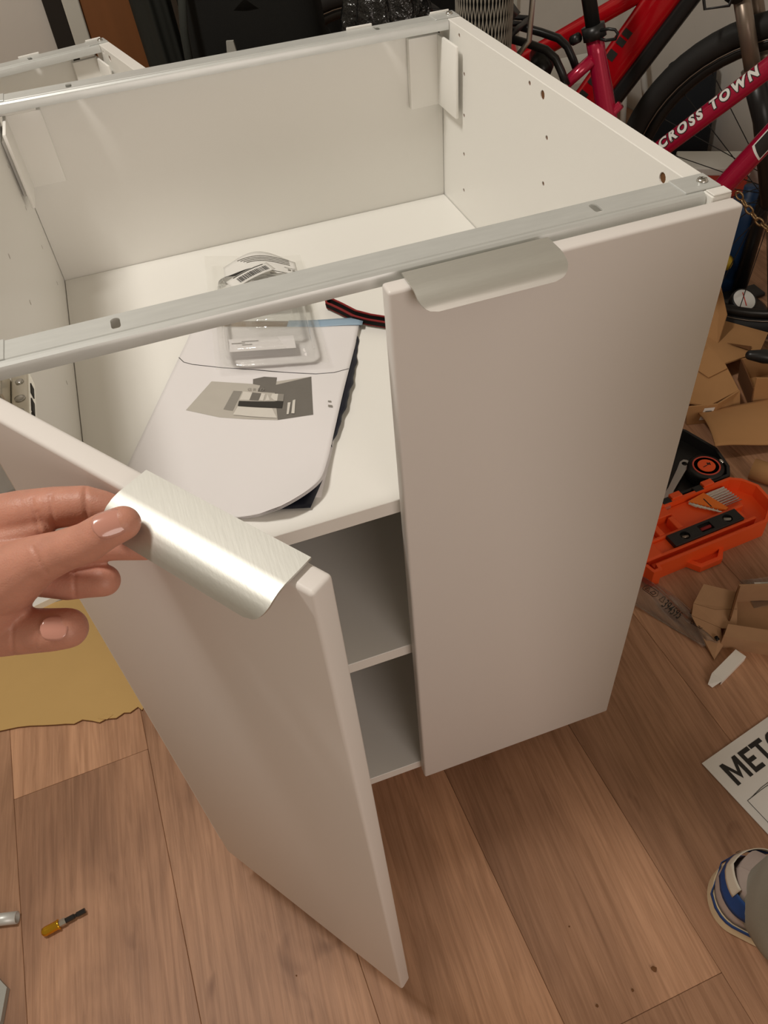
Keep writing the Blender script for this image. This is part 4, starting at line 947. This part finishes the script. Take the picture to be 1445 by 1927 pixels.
tp = thing('tape_measure', 'round black tape measure with an orange disc in the case lid', 'tape measure', tuple(TC(.258, .168, .0125)), R4 + .12)
link('case', lathe([(.034, 0), (.036, .003), (.036, .026), (.033, .030), (.001, .030)], 36), 'blackplas', tp, True)
link('outer_ring', lathe([(.0275, .030), (.0275, .0308), (.0245, .0308), (.0245, .030)], 36), 'redplas', tp)
dk = link('orange_disc', lathe([(.0175, .030), (.0175, .0312), (.001, .0312)], 32), 'orange', tp)
link('disc_mark', box(-.009, .001, -.0012, .0004, .0313, .0317), 'blackink', dk)
bm = text_bm('M', .009, .0001, .0006); bm.transform(Matrix.Translation((.002, .000, .0316)) @ Matrix.Rotation(-.5, 4, 'Z')); link('disc_letter', bm, 'blackink', dk)
wr = thing('spanner', 'grey steel adjustable spanner lying in the case lid', 'spanner', tuple(TC(.214, .188, .0255)), math.atan2(.056, .081) + R4)
hd = link('handle', prism([(-.100, -.009), (-.06, -.006), (0, -.008), (.024, -.010), (.034, -.006), (.036, 0), (.034, .006), (.024, .010), (0, .008), (-.06, .006), (-.100, .009)], 'z', 0, .006), 'steel', wr)
cbm = lathe([(.0058, -.01), (.0058, .02)], 20, None, Matrix.Translation((.023, 0, 0))); cut(hd, cbm)
link('jaw', prism([(-.100, -.013), (-.112, -.016), (-.128, -.004), (-.122, .014), (-.108, .014), (-.100, .011)], 'z', -.001, .008), 'steel', wr)
tag(link('screwdriver_bit', tube([TC(.050, .079, .034), TC(.066, .080, .034)], .0028, 6), 'chrome'), 'short steel screwdriver bit in the left part of the orange tray', 'bit')

# ================================================================== FLOOR ODDMENTS
# clear bag with printed marks
pbg = thing('clear_plastic_bag', 'crumpled clear plastic bag printed 394595 lying beside the closed door', 'plastic bag', (.81, .13, 0))
axb = Vector((.055, -.150, 0)).normalized(); sdb = Vector((axb.y, -axb.x, 0)) * -1
def bagp(u, v):
    w0 = .020 + .034 * (1 - u) ** .7 if u < .92 else .020 * (1 - (u - .92) / .10)
    c = Vector((.799, .2285, 0)) + axb * (u * .184) + Vector((.006 * math.sin(3 * u), 0, 0))
    z = .002 + (.011 + .006 * math.sin(9 * u)) * max(0, math.sin(PI * v)) ** .8 + .0018 * math.sin(17 * v + 9 * u)
    return c + sdb * (v - .5) * 2 * w0 * .72 + Vector((0, 0, max(.0012, z)))
bm = grid(bagp, 44, 18); bm.transform(Matrix.Translation((-.81, -.13, 0))); bg_ = link('film', bm, 'film', pbg, True)
for v0 in (.02, .98, .80):
    bm = tube([bagp(k / 20 * .97, v0) + Vector((0, 0, .0008)) for k in range(21)], .0007, 5); bm.transform(Matrix.Translation((-.81, -.13, 0))); link('crease', bm, 'film', pbg, True)
def bag_text(s, size, u0, v0, m='blackink', bold=.0002, parent=None):
    bm = text_bm(s, size, 0.0, bold)
    for v in bm.verts:
        u = u0 + v.co.x * .60 / .190; w_ = .034; vv = v0 + v.co.y / (2 * w_ * .72); v.co = bagp(min(.99, u), vv) + Vector((0, 0, .0014))
    bm.transform(Matrix.Translation((-.81, -.13, 0))); link('bag_print', bm, m, bg_, rec=False)
bag_text('394595', .021, .37, .36, bold=.0001)
def bag_poly(pts, u0, v0, th=.0005):
    P = [bagp(u0 + x / .190, v0 + y / .049) + Vector((0, 0, .0014)) for x, y in pts]
    bm = tube(P, th, 5, closed=True); bm.transform(Matrix.Translation((-.81, -.13, 0))); link('bag_mark', bm, 'blackink', bg_)
for u0, v0, s_ in ((.15, .40, .95), (.69, .42, .80)):
    bag_poly([(0, 0), (.024 * s_, 0), (.027 * s_, .006 * s_), (.024 * s_, .012 * s_), (0, .012 * s_), (-.002, .006 * s_)], u0, v0)
    bag_poly([(.003, .002), (.011 * s_, .002), (.007 * s_, .010 * s_)], u0, v0, .0006)
    bag_poly([(.014 * s_, .003), (.021 * s_, .003), (.022 * s_, .008 * s_), (.017 * s_, .009 * s_)], u0, v0, .0007)
bag_poly([(0, .001), (.008, .001), (.008, .003), (.0065, .003), (.0065, .007), (.004, .010), (.0015, .007), (.0015, .003), (0, .003)], .32, .45)
bm = tube([bagp(.97, .40) + Vector((0, 0, .004)), bagp(.98, .55) + Vector((0, 0, .006)), bagp(.95, .6) + Vector((0, 0, .005))], .0035, 7); bm.transform(Matrix.Translation((-.81, -.13, 0))); link('twisted_end', bm, 'blackgloss', pbg, True)
# white angular end cap
wc = thing('white_end_cap', 'small white folded plastic cap with a dark open end on the floor', 'cap', (.85, .012, 0), math.atan2(.026, .066))
link('top', box(-.028, .040, -.010, .010, .012, .0135, .0004, 1), 'plastic_white', wc); link('side', box(-.028, .040, -.010, -.0085, .0, .0130, .0003, 1), 'plastic_white', wc)
link('side', box(-.028, .040, .0085, .010, .0, .0130, .0003, 1), 'plastic_white', wc)
link('pointed_end', panel3([(-.028, -.010, .013), (-.028, .010, .013), (-.045, .004, .004), (-.043, -.004, .001)], .001), 'plastic_white', wc); link('dark_opening', panel3([(-.029, -.001, .0115), (-.029, .009, .0115), (-.043, .004, .003)], .001), 'dark', wc)
# small transparent sachet with printed slip
sl = thing('paper_slip', 'white slip in a small clear sachet at the right picture edge', 'paper', (1.02, .125, 0)); RSl = Rel(sl)
slp = RSl('slip', panel3([(.986, .105, .0015), (1.060, .075, .0015), (1.078, .125, .0015), (1.008, .150, .0015)], .0004), 'paper2', smooth=False)
RSl('slip_print', panel3([(1.004, .132, .0019), (1.028, .123, .0019), (1.031, .130, .0019), (1.007, .139, .0019)], .0002), 'g3', slp, False)
RSl('sachet', grid(lambda u, v: (.970 + .12 * u + .015 * v, .100 + .065 * v - .035 * u, .004 + .003 * math.sin(6 * u + 4 * v)), 8, 8), 'film', smooth=True)
# instruction leaflet
lf = thing('instruction_leaflet', 'white leaflet with large black letters MET and a box drawing beside the sneaker', 'leaflet', (.719, -.114, 0), 0)
p0 = Vector((.719, -.114, 0)); ex = Vector((.9787, .2049, 0)).normalized(); ey = Vector((-.2049, .9787, 0)).normalized()
lx = Vector((.142, .030, 0)).normalized(); ly = Vector((.0247, -.1253, 0)).normalized()
def LF(a, b, z=0.0): return lx * a + ly * b + Vector((0, 0, z))
sheet = link('sheet', panel3([LF(0, 0, .0022), LF(0, .297, .0022), LF(.21, .297, .0022), LF(.21, 0, .0022)], .0010), 'paper2', lf)
bm = bmesh.new(); hh, sw = .0375, .0070
def letter(polys, a0):
    for P in polys:
        A = [bm.verts.new(LF(a0 + x, .0545 - y, .0026)) for x, y in P]; bm.faces.new(A)
letter([[(0, 0), (sw, 0), (sw, hh), (0, hh)], [(.033 - sw, 0), (.033, 0), (.033, hh), (.033 - sw, hh)], [(sw, hh), (sw, hh * .66), (.0165, .004), (.0165, .0165)], [(.033 - sw, hh), (.0165, .0165), (.0165, .004), (.033 - sw, hh * .66)]], .0185)
letter([[(0, 0), (sw, 0), (sw, hh), (0, hh)], [(sw, 0), (.021, 0), (.021, sw), (sw, sw)], [(sw, .0155), (.019, .0155), (.019, .0222), (sw, .0222)], [(sw, hh - sw), (.021, hh - sw), (.021, hh), (sw, hh)]], .0570)
letter([[(.0088, 0), (.0158, 0), (.0158, hh - sw), (.0088, hh - sw)], [(0, hh - sw), (.0246, hh - sw), (.0246, hh), (0, hh)]], .0800)
b3 = text_bm('OD', .0525, 0, .0006, 0, 1.08)
for v in b3.verts: c = v.co.copy(); v.co = LF(.1065 + c.x * .74, .0545 - c.y, .0026)
join(bm, b3)
link('heading', bm, 'blackink', sheet)
for pts in (((.013, .0775), (.043, .0768), (.075, .0775), (.16, .078)), ((.019, .0775), (.045, .0745), (.165, .0745), (.16, .078)), ((.013, .0775), (.0135, .20), (.16, .20), (.16, .078)), ((.16, .20), (.185, .18), (.185, .070), (.165, .0745))):
    link('line_drawing', tube([LF(a, b, .0025) for a, b in pts], .00045, 5), 'g4', sheet)
# bit holder
bh = thing('bit_holder', 'short bit holder with a gold sleeve and black shank on the floor', 'tool bit', (-.262, -.006, 0), math.atan2(.009, .056)); 
def cyl_x(prof, z, n=20): return lathe(prof, n, None, Matrix.Translation((0, 0, z)) @ Matrix.Rotation(PI / 2, 4, 'Y'))
link('sleeve', cyl_x([(.0030, -.013), (.0058, -.011), (.0068, -.007), (.0066, .009), (.0072, .010), (.0072, .012), (.0055, .0122)], .0072), 'gold', bh, True)
sharp(link('collar', cyl_x([(.0050, .012), (.0050, .021)], .0072, 6), 'steel', bh)); 
link('shank', cyl_x([(.0036, .021), (.0036, .033), (.0026, .034), (.0026, .036), (.0036, .037), (.0036, .049)], .0072, 6), 'blackplas', bh)
# socket at the left edge
sk = thing('steel_tube_fitting', 'short grey steel tube fitting at the left picture edge', 'fitting', (-.325, .030, 0), math.radians(-14))
link('tube', cyl_x([(.0085, -.03), (.0085, .018), (.0070, .018), (.0070, .002)], .0088, 24), 'zinc', sk, True); link('hex', cyl_x([(.015, -.026), (.015, -.012)], .0135, 6), 'steel', sk)
tag(link('grey_plate', box(-.40, -.322, -.13, -.045, .0, .012, .002, 1) if False else prism([(-.44, -.02), (-.345, -.030), (-.322, -.062), (-.330, -.100), (-.37, -.17), (-.46, -.17)], 'z', .0, .010), 'greybox'), 'grey plate poking in at the lower left picture edge', 'plate')
# crumbs
for i, (x, y, s_) in enumerate(((.498, -.333, .0040), (.409, -.345, .0022), (.46, -.345, .002), (.30, -.37, .0016), (.42, -.25, .0013), (.052, -.18, .0014))):
    bm = bmesh.new(); bmesh.ops.create_icosphere(bm, subdivisions=1, radius=s_)
    for v in bm.verts: v.co = Vector((v.co.x * random.uniform(.7, 1.3), v.co.y * random.uniform(.7, 1.3), v.co.z * .35 + s_ * .36)) + Vector((x, y, 0))
    tag(link('crumb', bm, 'carddark'), 'tiny dark crumb on the oak floor in front of the doors', 'crumb', 'dark crumbs on the floor in front of the cabinet')

# ================================================================== PEOPLE
def remeshed(segs, voxel, name, mats, smooth_it=6):
    bm = bmesh.new()
    for s in segs: tube([p[:3] for p in s], [p[3] for p in s], 20, bm=bm, ends_round=True)
    bmesh.ops.recalc_face_normals(bm, faces=bm.faces[:])
    o = link(name, bm, mats, None, rec=False)
    md = o.modifiers.new('r', 'REMESH'); md.mode = 'VOXEL'; md.voxel_size = voxel; md.use_smooth_shade = True
    ms = o.modifiers.new('s', 'SMOOTH'); ms.iterations = smooth_it; ms.factor = .5
    evaluated(o)
    if not o.data.materials: o.data.materials.append(M[mats])
    for p in o.data.polygons: p.use_smooth = True
    return o
VD = Vector((-.146, .763, -.713)).normalized()
def nr(p, k): q = Vector(p[:3]) - VD * k; return (q.x, q.y, q.z, p[3])
J = {'T': [(0.0962, -0.1781, 0.8819, 0.0086), (0.0865, -0.1779, 0.8799, 0.0094), (0.0751, -0.1781, 0.8756, 0.0101), (0.0608, -0.1740, 0.8705, 0.0106), (0.0463, -0.1698, 0.8653, 0.0128), (0.0261, -0.1650, 0.8539, 0.0180), (-0.0019, -0.1546, 0.8430, 0.0235)],
'I': [(0.0950, -0.1557, 0.8651, 0.0073), (0.0913, -0.1521, 0.8675, 0.0085), (0.0841, -0.1482, 0.8693, 0.0100), (0.0752, -0.1438, 0.8713, 0.0112), (0.0578, -0.1368, 0.8694, 0.0122), (0.0389, -0.1307, 0.8663, 0.0138), (0.0166, -0.1233, 0.8595, 0.0162)],
'X': [(0.0998, -0.1713, 0.8505, 0.0061), (0.0947, -0.1686, 0.8518, 0.0073), (0.0835, -0.1641, 0.8532, 0.0082), (0.0699, -0.1578, 0.8516, 0.0095), (0.0476, -0.1491, 0.8474, 0.0111), (0.0229, -0.1372, 0.8455, 0.0137)],
'M': [(0.0716, -0.1717, 0.8366, 0.0095), (0.0620, -0.1678, 0.8351, 0.0093), (0.0511, -0.1634, 0.8337, 0.0099), (0.0307, -0.1507, 0.8350, 0.0115), (0.0074, -0.1327, 0.8377, 0.0152)],
'R': [(0.0460, -0.1889, 0.8255, 0.0116), (0.0366, -0.1845, 0.8230, 0.0124), (0.0241, -0.1776, 0.8194, 0.0132), (0.0038, -0.1636, 0.8141, 0.0178), (-0.0170, -0.1437, 0.8163, 0.0230)],
'W': [(0.0490, -0.1467, 0.8651, 0.0054), (0.0361, -0.1429, 0.8599, 0.0097), (0.0127, -0.1371, 0.8500, 0.0170)],
'palm': [(0.0166, -0.1233, 0.8595, 0.0158), (-0.0091, -0.1297, 0.8420, 0.0235), (-0.0308, -0.1342, 0.8273, 0.0290)],
'palm2': [(0.0249, -0.1619, 0.8509, 0.0180), (0.0107, -0.1636, 0.8378, 0.0190), (-0.0086, -0.1560, 0.8277, 0.0232)],
'arm': [(-0.0194, -0.1382, 0.8318, 0.0275), (-0.0748, -0.1337, 0.8117, 0.0285), (-0.1412, -0.1300, 0.7856, 0.0370), (-0.30, -.13, .73, .044)]}
J['T'] = [nr(p, k) for p, k in zip([(p[0], p[1], p[2], p[3] * 1.08) for p in J['T']], (.0075, .0075, .005, .004, .002, .001, 0))]
hand = remeshed(list(J.values()), .00125, 'person', 'skin', 5)
tag(hand, 'person reaching in from the left, bare hand pinching the open door handle', 'person')
CR = [([0.0789, -0.1407, 0.8832], [0.0739, -0.1557, 0.8682], .0012), ([0.0587, -0.139, 0.8799], [0.0555, -0.1529, 0.8665], .0010), ([0.0484, -0.1367, 0.8796], [0.0471, -0.1512, 0.8661], .0010),
([0.076, -0.1865, 0.8957], [0.084, -0.1954, 0.8893], .0005), ([0.08, -0.1874, 0.8958], [0.0836, -0.1928, 0.8917], .0004), ([0.0487, -0.1781, 0.883], [0.0528, -0.1935, 0.87], .0011),
([0.059, -0.1706, 0.8511], [0.0552, -0.1818, 0.84], .0012), ([0.0169, -0.1726, 0.8255], [0.01, -0.1867, 0.811], .0012), ([0.0315, -0.1884, 0.8283], [0.027, -0.1937, 0.8224], .0008), ([0.0406, -0.1254, 0.8743], [0.0416, -0.1387, 0.8624], .0008), ([0.0497, -0.1428, 0.8743], [0.0521, -0.1524, 0.8661], .001)]
cl_ = Vector(cam.location)
for v in hand.data.vertices:          # finger creases pressed into the skin along lines on its front side
    for a, b, dp in CR:
        a, b = Vector(a), Vector(b); r = (v.co - cl_).normalized()
        # distance of the vertex from the plane band spanned by the crease and the hand's outward direction
        ab = b - a; t = (v.co - a).dot(ab) / ab.length_squared
        if -.05 < t < 1.05:
            q = a + ab * t; d = v.co - q; out_ = -VD; lat = d - out_ * d.dot(out_)
            if abs(d.dot(out_)) < .016 and lat.length < .0035:
                v.co += VD * dp * 1.15 * math.exp(-(lat.length / .0009) ** 2) 
md_ = hand.modifiers.new('s', 'SMOOTH'); md_.iterations = 1; md_.factor = .4; evaluated(hand)
def nail(ctr, nrm, along, w_, l_, parent, r=.009):
    n = Vector(nrm).normalized(); al = Vector(along); al = (al - n * al.dot(n)).normalized(); sd = n.cross(al)
    def fn(u, v):
        x = (u - .5) * w_; y = (v - .5) * l_; k = math.sqrt(max(.02, 1 - abs(2 * v - 1) ** 3.2)); x *= k
        return Vector(ctr) + sd * x + al * y - n * (x * x / (2 * r) + y * y / (2 * .05))
    o = link('nail', grid(fn, 10, 10, .0005), 'nail', parent, True); return o
tn = Vector(J['T'][0][:3]).lerp(Vector(J['T'][1][:3]), .35); td_ = Vector(J['T'][0][:3]) - Vector(J['T'][1][:3])
nd_ = (-VD * .80 + Vector((0, 0, .45)) + Vector((.05, 0, 0))).normalized()
nail(tn + (nd_ - td_.normalized() * nd_.dot(td_.normalized())).normalized() * .0101, nd_, td_, .0145, .0175, hand)
pn = Vector(J['R'][0][:3]).lerp(Vector(J['R'][1][:3]), .5); nail(pn - VD * .0108 + Vector((-.001, 0, .004)), -VD * .8 + Vector((0, 0, .5)), Vector(J['R'][0][:3]) - Vector(J['R'][1][:3]), .0135, .0145, hand, .0115)
link('sleeve', tube([(-.16, -.13, .781), (-.20, -.13, .767), (-.36, -.13, .70)], [.043, .050, .060], 28, caps=False), 'sleeve', hand, True)

# ---- second person: lower leg in grey trousers and sneaker
leg = thing('person', 'person at the right edge, one grey trouser leg and blue and white sneaker seen', 'person', (.70, -.33, 0))
# sneaker axes: heel at rear, toe pointing away
hx0 = Vector((.652, -.300, 0)); ax = Vector((.66, -.75, 0)).normalized(); sx_ = Vector((-ax.y, ax.x, 0)) * -1   # sx_ -> picture left side
def foot_w(s): # half width along the sole, s in 0..1 heel..toe
    return .046 * math.sqrt(max(0, 1 - (1 - min(1, s / .13)) ** 2)) * (1 + .18 * sm((s - .35) / .3)) * (1 if s < .8 else math.sqrt(max(.0, 1 - ((s - .8) / .2) ** 2.2)))
FL = .30
def sole_pt(s, a, z, grow=0.0):
    return None
def shell(z0f, z1f, grow0, grow1, s0=0.0, s1=1.0, n=56, top=False):
    """closed ring band round the shoe outline between two heights"""
    outl = []
    N_ = n
    for k in range(N_):      # left side heel->toe, then back
        t = k / (N_ - 1); outl.append((t, 1))
    for k in range(N_ - 2, 0, -1): outl.append((k / (N_ - 1), -1))
    bm = bmesh.new(); A, B = [], []
    for t, sd in outl:
        s = (1 - math.cos(PI * t)) / 2; w_ = foot_w(s)
        p = hx0 + ax * ((s - .13) * FL) + sx_ * (sd * w_)
        c = hx0 + ax * ((s * .8 + .1 - .13) * FL); d = (p - c); d = d.normalized() if d.length > 1e-6 else ax
        A.append(bm.verts.new(p + d * grow0 + Vector((0, 0, z0f(s))))); B.append(bm.verts.new(p + d * grow1 + Vector((0, 0, z1f(s)))))
    m_ = len(A)
    for k in range(m_): bm.faces.new((A[k], A[(k + 1) % m_], B[(k + 1) % m_], B[k]))
    bm.faces.new(A[::-1]); bm.faces.new(B); return bm
RL = Rel(leg)
sole = RL('outsole', shell(lambda s: 0, lambda s: .005, .001, .003), 'cream', smooth=False)
RL('midsole', shell(lambda s: .005, lambda s: .030 - .006 * s, .0035, .0015), 'cream', sole, smooth=False)
# upper lofted through rings
def upper(zs, name, m, s_lim=(0, 1), extra=0.0):
    bm = bmesh.new(); rings = []
    for z, ins, fr in zs:
        ring_ = []
        for k in range(64):
            t = k / 64 * 2; sd = 1 if t <= 1 else -1; tt_ = t if t <= 1 else 2 - t
            s = (1 - math.cos(PI * tt_)) / 2 * fr; w_ = max(0, foot_w(min(s / max(fr, .01), 1) if fr < .9 else s) - ins)
            p = hx0 + ax * ((s - .13) * FL + ins * (1 - s) * .9) + sx_ * (sd * w_); ring_.append(bm.verts.new(p + Vector((0, 0, z))))
        rings.append(ring_)
    for A, B in zip(rings[:-1], rings[1:]):
        for k in range(64): bm.faces.new((A[k], A[(k + 1) % 64], B[(k + 1) % 64], B[k]))
    bm.faces.new(rings[0][::-1]); bm.faces.new(rings[-1]); return RL(name, bm, m, sole)
up = upper([(.027, .0, 1.0), (.040, .0005, .99), (.058, .004, .96), (.074, .010, .80), (.088, .014, .55), (.100, .016, .42)], 'upper', 'suede')
def band(s0, s1, side, z0, z1, g, name, m, n=26, par=None):
    """overlay following the outline from s0 to s1 on one side (side=+1 picture left)"""
    def fn(u, v):
        t = s0 + (s1 - s0) * u
        sd = side if t >= 0 else -side; s = abs(t); w_ = foot_w(s); z = z0(u) + (z1(u) - z0(u)) * v; k = max(0, z - .045) * .22
        p = hx0 + ax * ((s - .13) * FL + k * .9) + sx_ * (sd * max(0, w_ - k)); c = hx0 + ax * ((s * .8 + .1 - .13) * FL); d = (p - c).normalized()
        return p + d * g + Vector((0, 0, z))
    return RL(name, grid(fn, n, 5, .001), m, par or sole)
band(-.10, .62, 1, lambda u: .026, lambda u: .033, .0045, 'blue_line', 'shoeblue')
band(.26, .62, 1, lambda u: .010, lambda u: .027, .0065, 'blue_sidewall', 'shoeblue')
band(-.13, .30, 1, lambda u: .062 - .01 * u, lambda u: .088, .0040, 'blue_heel_band', 'shoeblue')
band(-.15, .05, 1, lambda u: .078, lambda u: .100, .0055, 'heel_tab', 'shoewhite')
bm = text_bm('e', .015, 0, .0006)
for v in bm.verts:
    t = -.030 + v.co.x * 1.6; s_ = abs(t) + .004; z = .082 + v.co.y; w_ = foot_w(s_); k = max(0, z - .045) * .22; sd = 1 if t >= 0 else -1
    p = hx0 + ax * ((s_ - .13) * FL + k * .9) + sx_ * (sd * max(0, w_ - k)); c = hx0 + ax * ((s_ * .8 + .1 - .13) * FL); d = (p - c).normalized(); v.co = p + d * .0075 + Vector((0, 0, z))
RL('heel_letter', bm, 'blackink', sole, False)
for k in range(5): RL('lace', tube([hx0 + ax * (.10 + .018 * k) + sx_ * .022 + Vector((0, 0, .082 - .006 * k)), hx0 + ax * (.105 + .018 * k) + Vector((0, 0, .094 - .007 * k)), hx0 + ax * (.10 + .018 * k) - sx_ * .022 + Vector((0, 0, .082 - .006 * k))], .003, 8), 'shoewhite', sole)
bm = bmesh.new(); hts = [.030, .040, .055, .075, .10, .13, .17, .22, .28, .35, .42, .50, .58, .66, .74, .82, .88]
lc = hx0 + ax * .052; rads = [.060, .0615, .062, .062, .0625, .063, .063, .064, .065, .067, .070, .073, .077, .082, .088, .094, .097]
tube([lc + Vector((-.004 * k, -.003 * k, h)) for k, h in enumerate(hts)], rads, 44, bm=bm, ends_round=True)
for v in bm.verts:
    if v.co.z < .035: v.co.z = .035 - (.035 - v.co.z) * .15      # flat hem resting on the shoe
    a = math.atan2(v.co.y - lc.y, v.co.x - lc.x); f = .004 * math.sin(5 * a + 30 * v.co.z) * max(0, 1 - v.co.z / .35); v.co.x += f * math.cos(a); v.co.y += f * math.sin(a)
RL('trouser_leg', bm, 'trouser')
